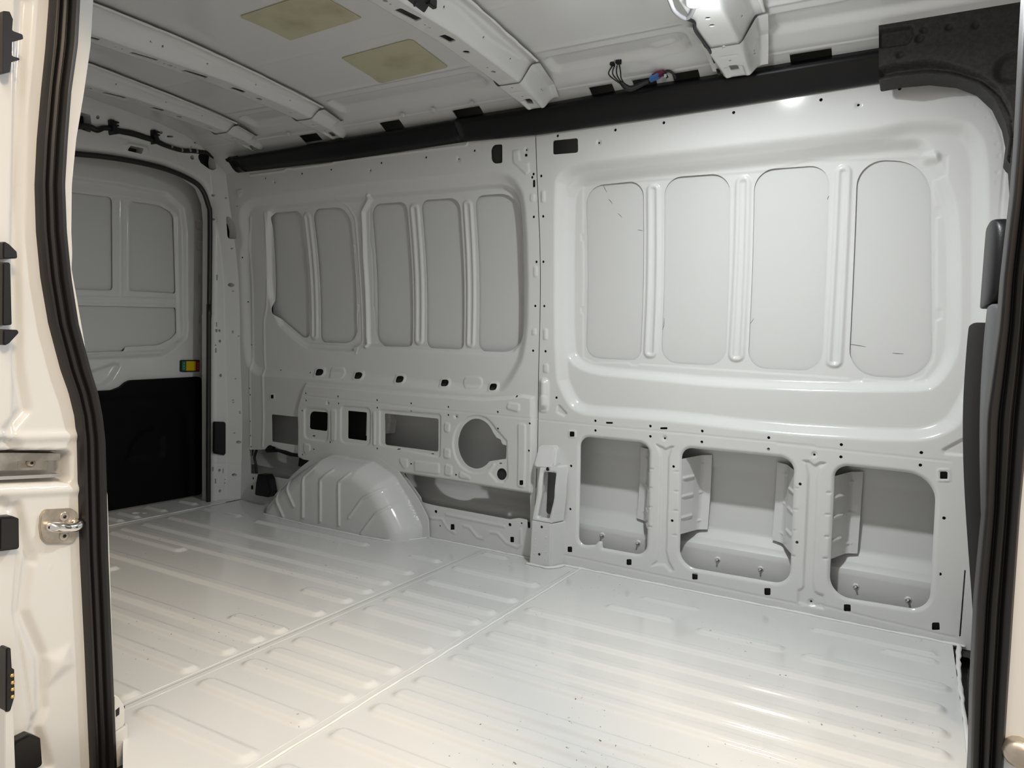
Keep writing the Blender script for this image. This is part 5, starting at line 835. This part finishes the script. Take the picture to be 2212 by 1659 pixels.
# small black pieces at the rear corner
plate('corner_wedge', MISC['wedge'], lambda a, b, d: (a, 2.445 + d, b), .045, BLACK, r=8, bev=.006, label='black plastic wedge standing on the floor behind the wheel arch', cat='wedge')
plate('latch_cover', MISC['flap'], lambda a, b, d: (XF + .012 - d, a, b), .012, BLACK, r=5, bev=.003, label='flat black rectangular cover on the rear door post', cat='cover')
plate('edge_guard', MISC['gut'], lambda a, b, d: (a, 2.490 + d, b), .03, BLACK, r=2, bev=.003, label='black edge guard under the small opening behind the wheel arch', cat='edge guard')
tube('corner_cable', [(p[0] / 1000, 2.522, p[1] / 1000) for p in MISC['cab']], .006, WIRE, n=10, label='black cable hanging in the opening beside the rear post', cat='cable')

# ----------------------------------------------------------------- foam corner trim
YF = 2.22
P = fillet(FO['out'], 6)
ff = [['c', q, 13, 9, 10] for q in FO['dim']] + [['c', FO['dim2'][0], 45, 18, 25], ['p', FO['notch'], 12, 18, 10], ['p', FO['band'], 6, 26, 22]]
ff += [['c', [FO['notch'][2][0] + 10, 1680], 14, 10, 8]]
rd = random.Random(8)
for i in range(46):
    t = i / 46
    bn = FO['band']; k = t * 8; k0 = int(k)
    a = np.array(bn[k0]) * (1 - k + k0) + np.array(bn[k0 + 1]) * (k - k0); b = np.array(bn[-1 - k0]) * (1 - k + k0) + np.array(bn[-2 - k0]) * (k - k0)
    q = a * (.3 + .45 * (i % 2)) + b * (.7 - .45 * (i % 2))
    ff.append(['p', [[q[0] - 3, q[1] - 1.6], [q[0] + 3, q[1] - 1.6], [q[0] + 3, q[1] + 1.6], [q[0] - 3, q[1] + 1.6]], 1, 3, 1.6])
sheet('foam_corner_trim', rng(-.16, .30, .0025), rng(1.25, 1.80, .0025), lambda u, v, h: (u, YF + h, v), ff, [], FOAM, rim=.09, keep=P, label='black bead-foam corner trim with round dimples at the front roof corner', cat='foam trim')

# ----------------------------------------------------------------- seat in the cab
seat = empty('cab_seat', (.25, 1.95, -.30), label='dark cab seat with headrest seen from behind at the right edge', cat='seat')
def leanx(z): return np.interp(z, [-.1, .2, .45, .68, .87, 1.15], [.19, .158, .122, .100, .098, .105])
secs = []
for z, hx, hy in ((.0, .06, .20), (.05, .07, .225), (.25, .07, .235), (.5, .068, .24), (.7, .066, .235), (.82, .060, .22), (.88, .05, .20), (.915, .035, .17), (.925, .012, .12)):
    secs.append((z, float(leanx(z)) + hx + .008, 2.03, hx, hy * .88))
blob('backrest', secs, CLOTH, seat, e=3.4)
secs = []
for z, hx, hy in ((.35, .045, .15), (.45, .055, .17), (.7, .055, .17), (.85, .05, .165), (.92, .045, .15), (.945, .03, .13), (.955, .01, .08)):
    secs.append((z, float(leanx(z)) + hx + .026, 1.82, hx, hy * .75))
blob('back_panel', secs, GREYV, seat, e=3.4)
secs = []
for z, hx, hy in ((.955, .012, .07), (.962, .03, .10), (.99, .038, .115), (1.05, .040, .12), (1.10, .038, .118), (1.13, .030, .105), (1.142, .012, .07)):
    secs.append((z, .120 + hx, 1.93, hx, hy))
blob('headrest', secs, LEATHER, seat, e=3.6)
for dy in (-.05, .05): tube('headrest_post', [(.165, 1.93 + dy, .88), (.165, 1.93 + dy, .99)], .007, CHROME, seat, n=10)
blob('seat_base', [(-.30, .42, 1.96, .20, .22), (.0, .42, 1.96, .24, .24), (.08, .42, 1.96, .24, .24), (.12, .42, 1.96, .2, .2)], CLOTH, seat)
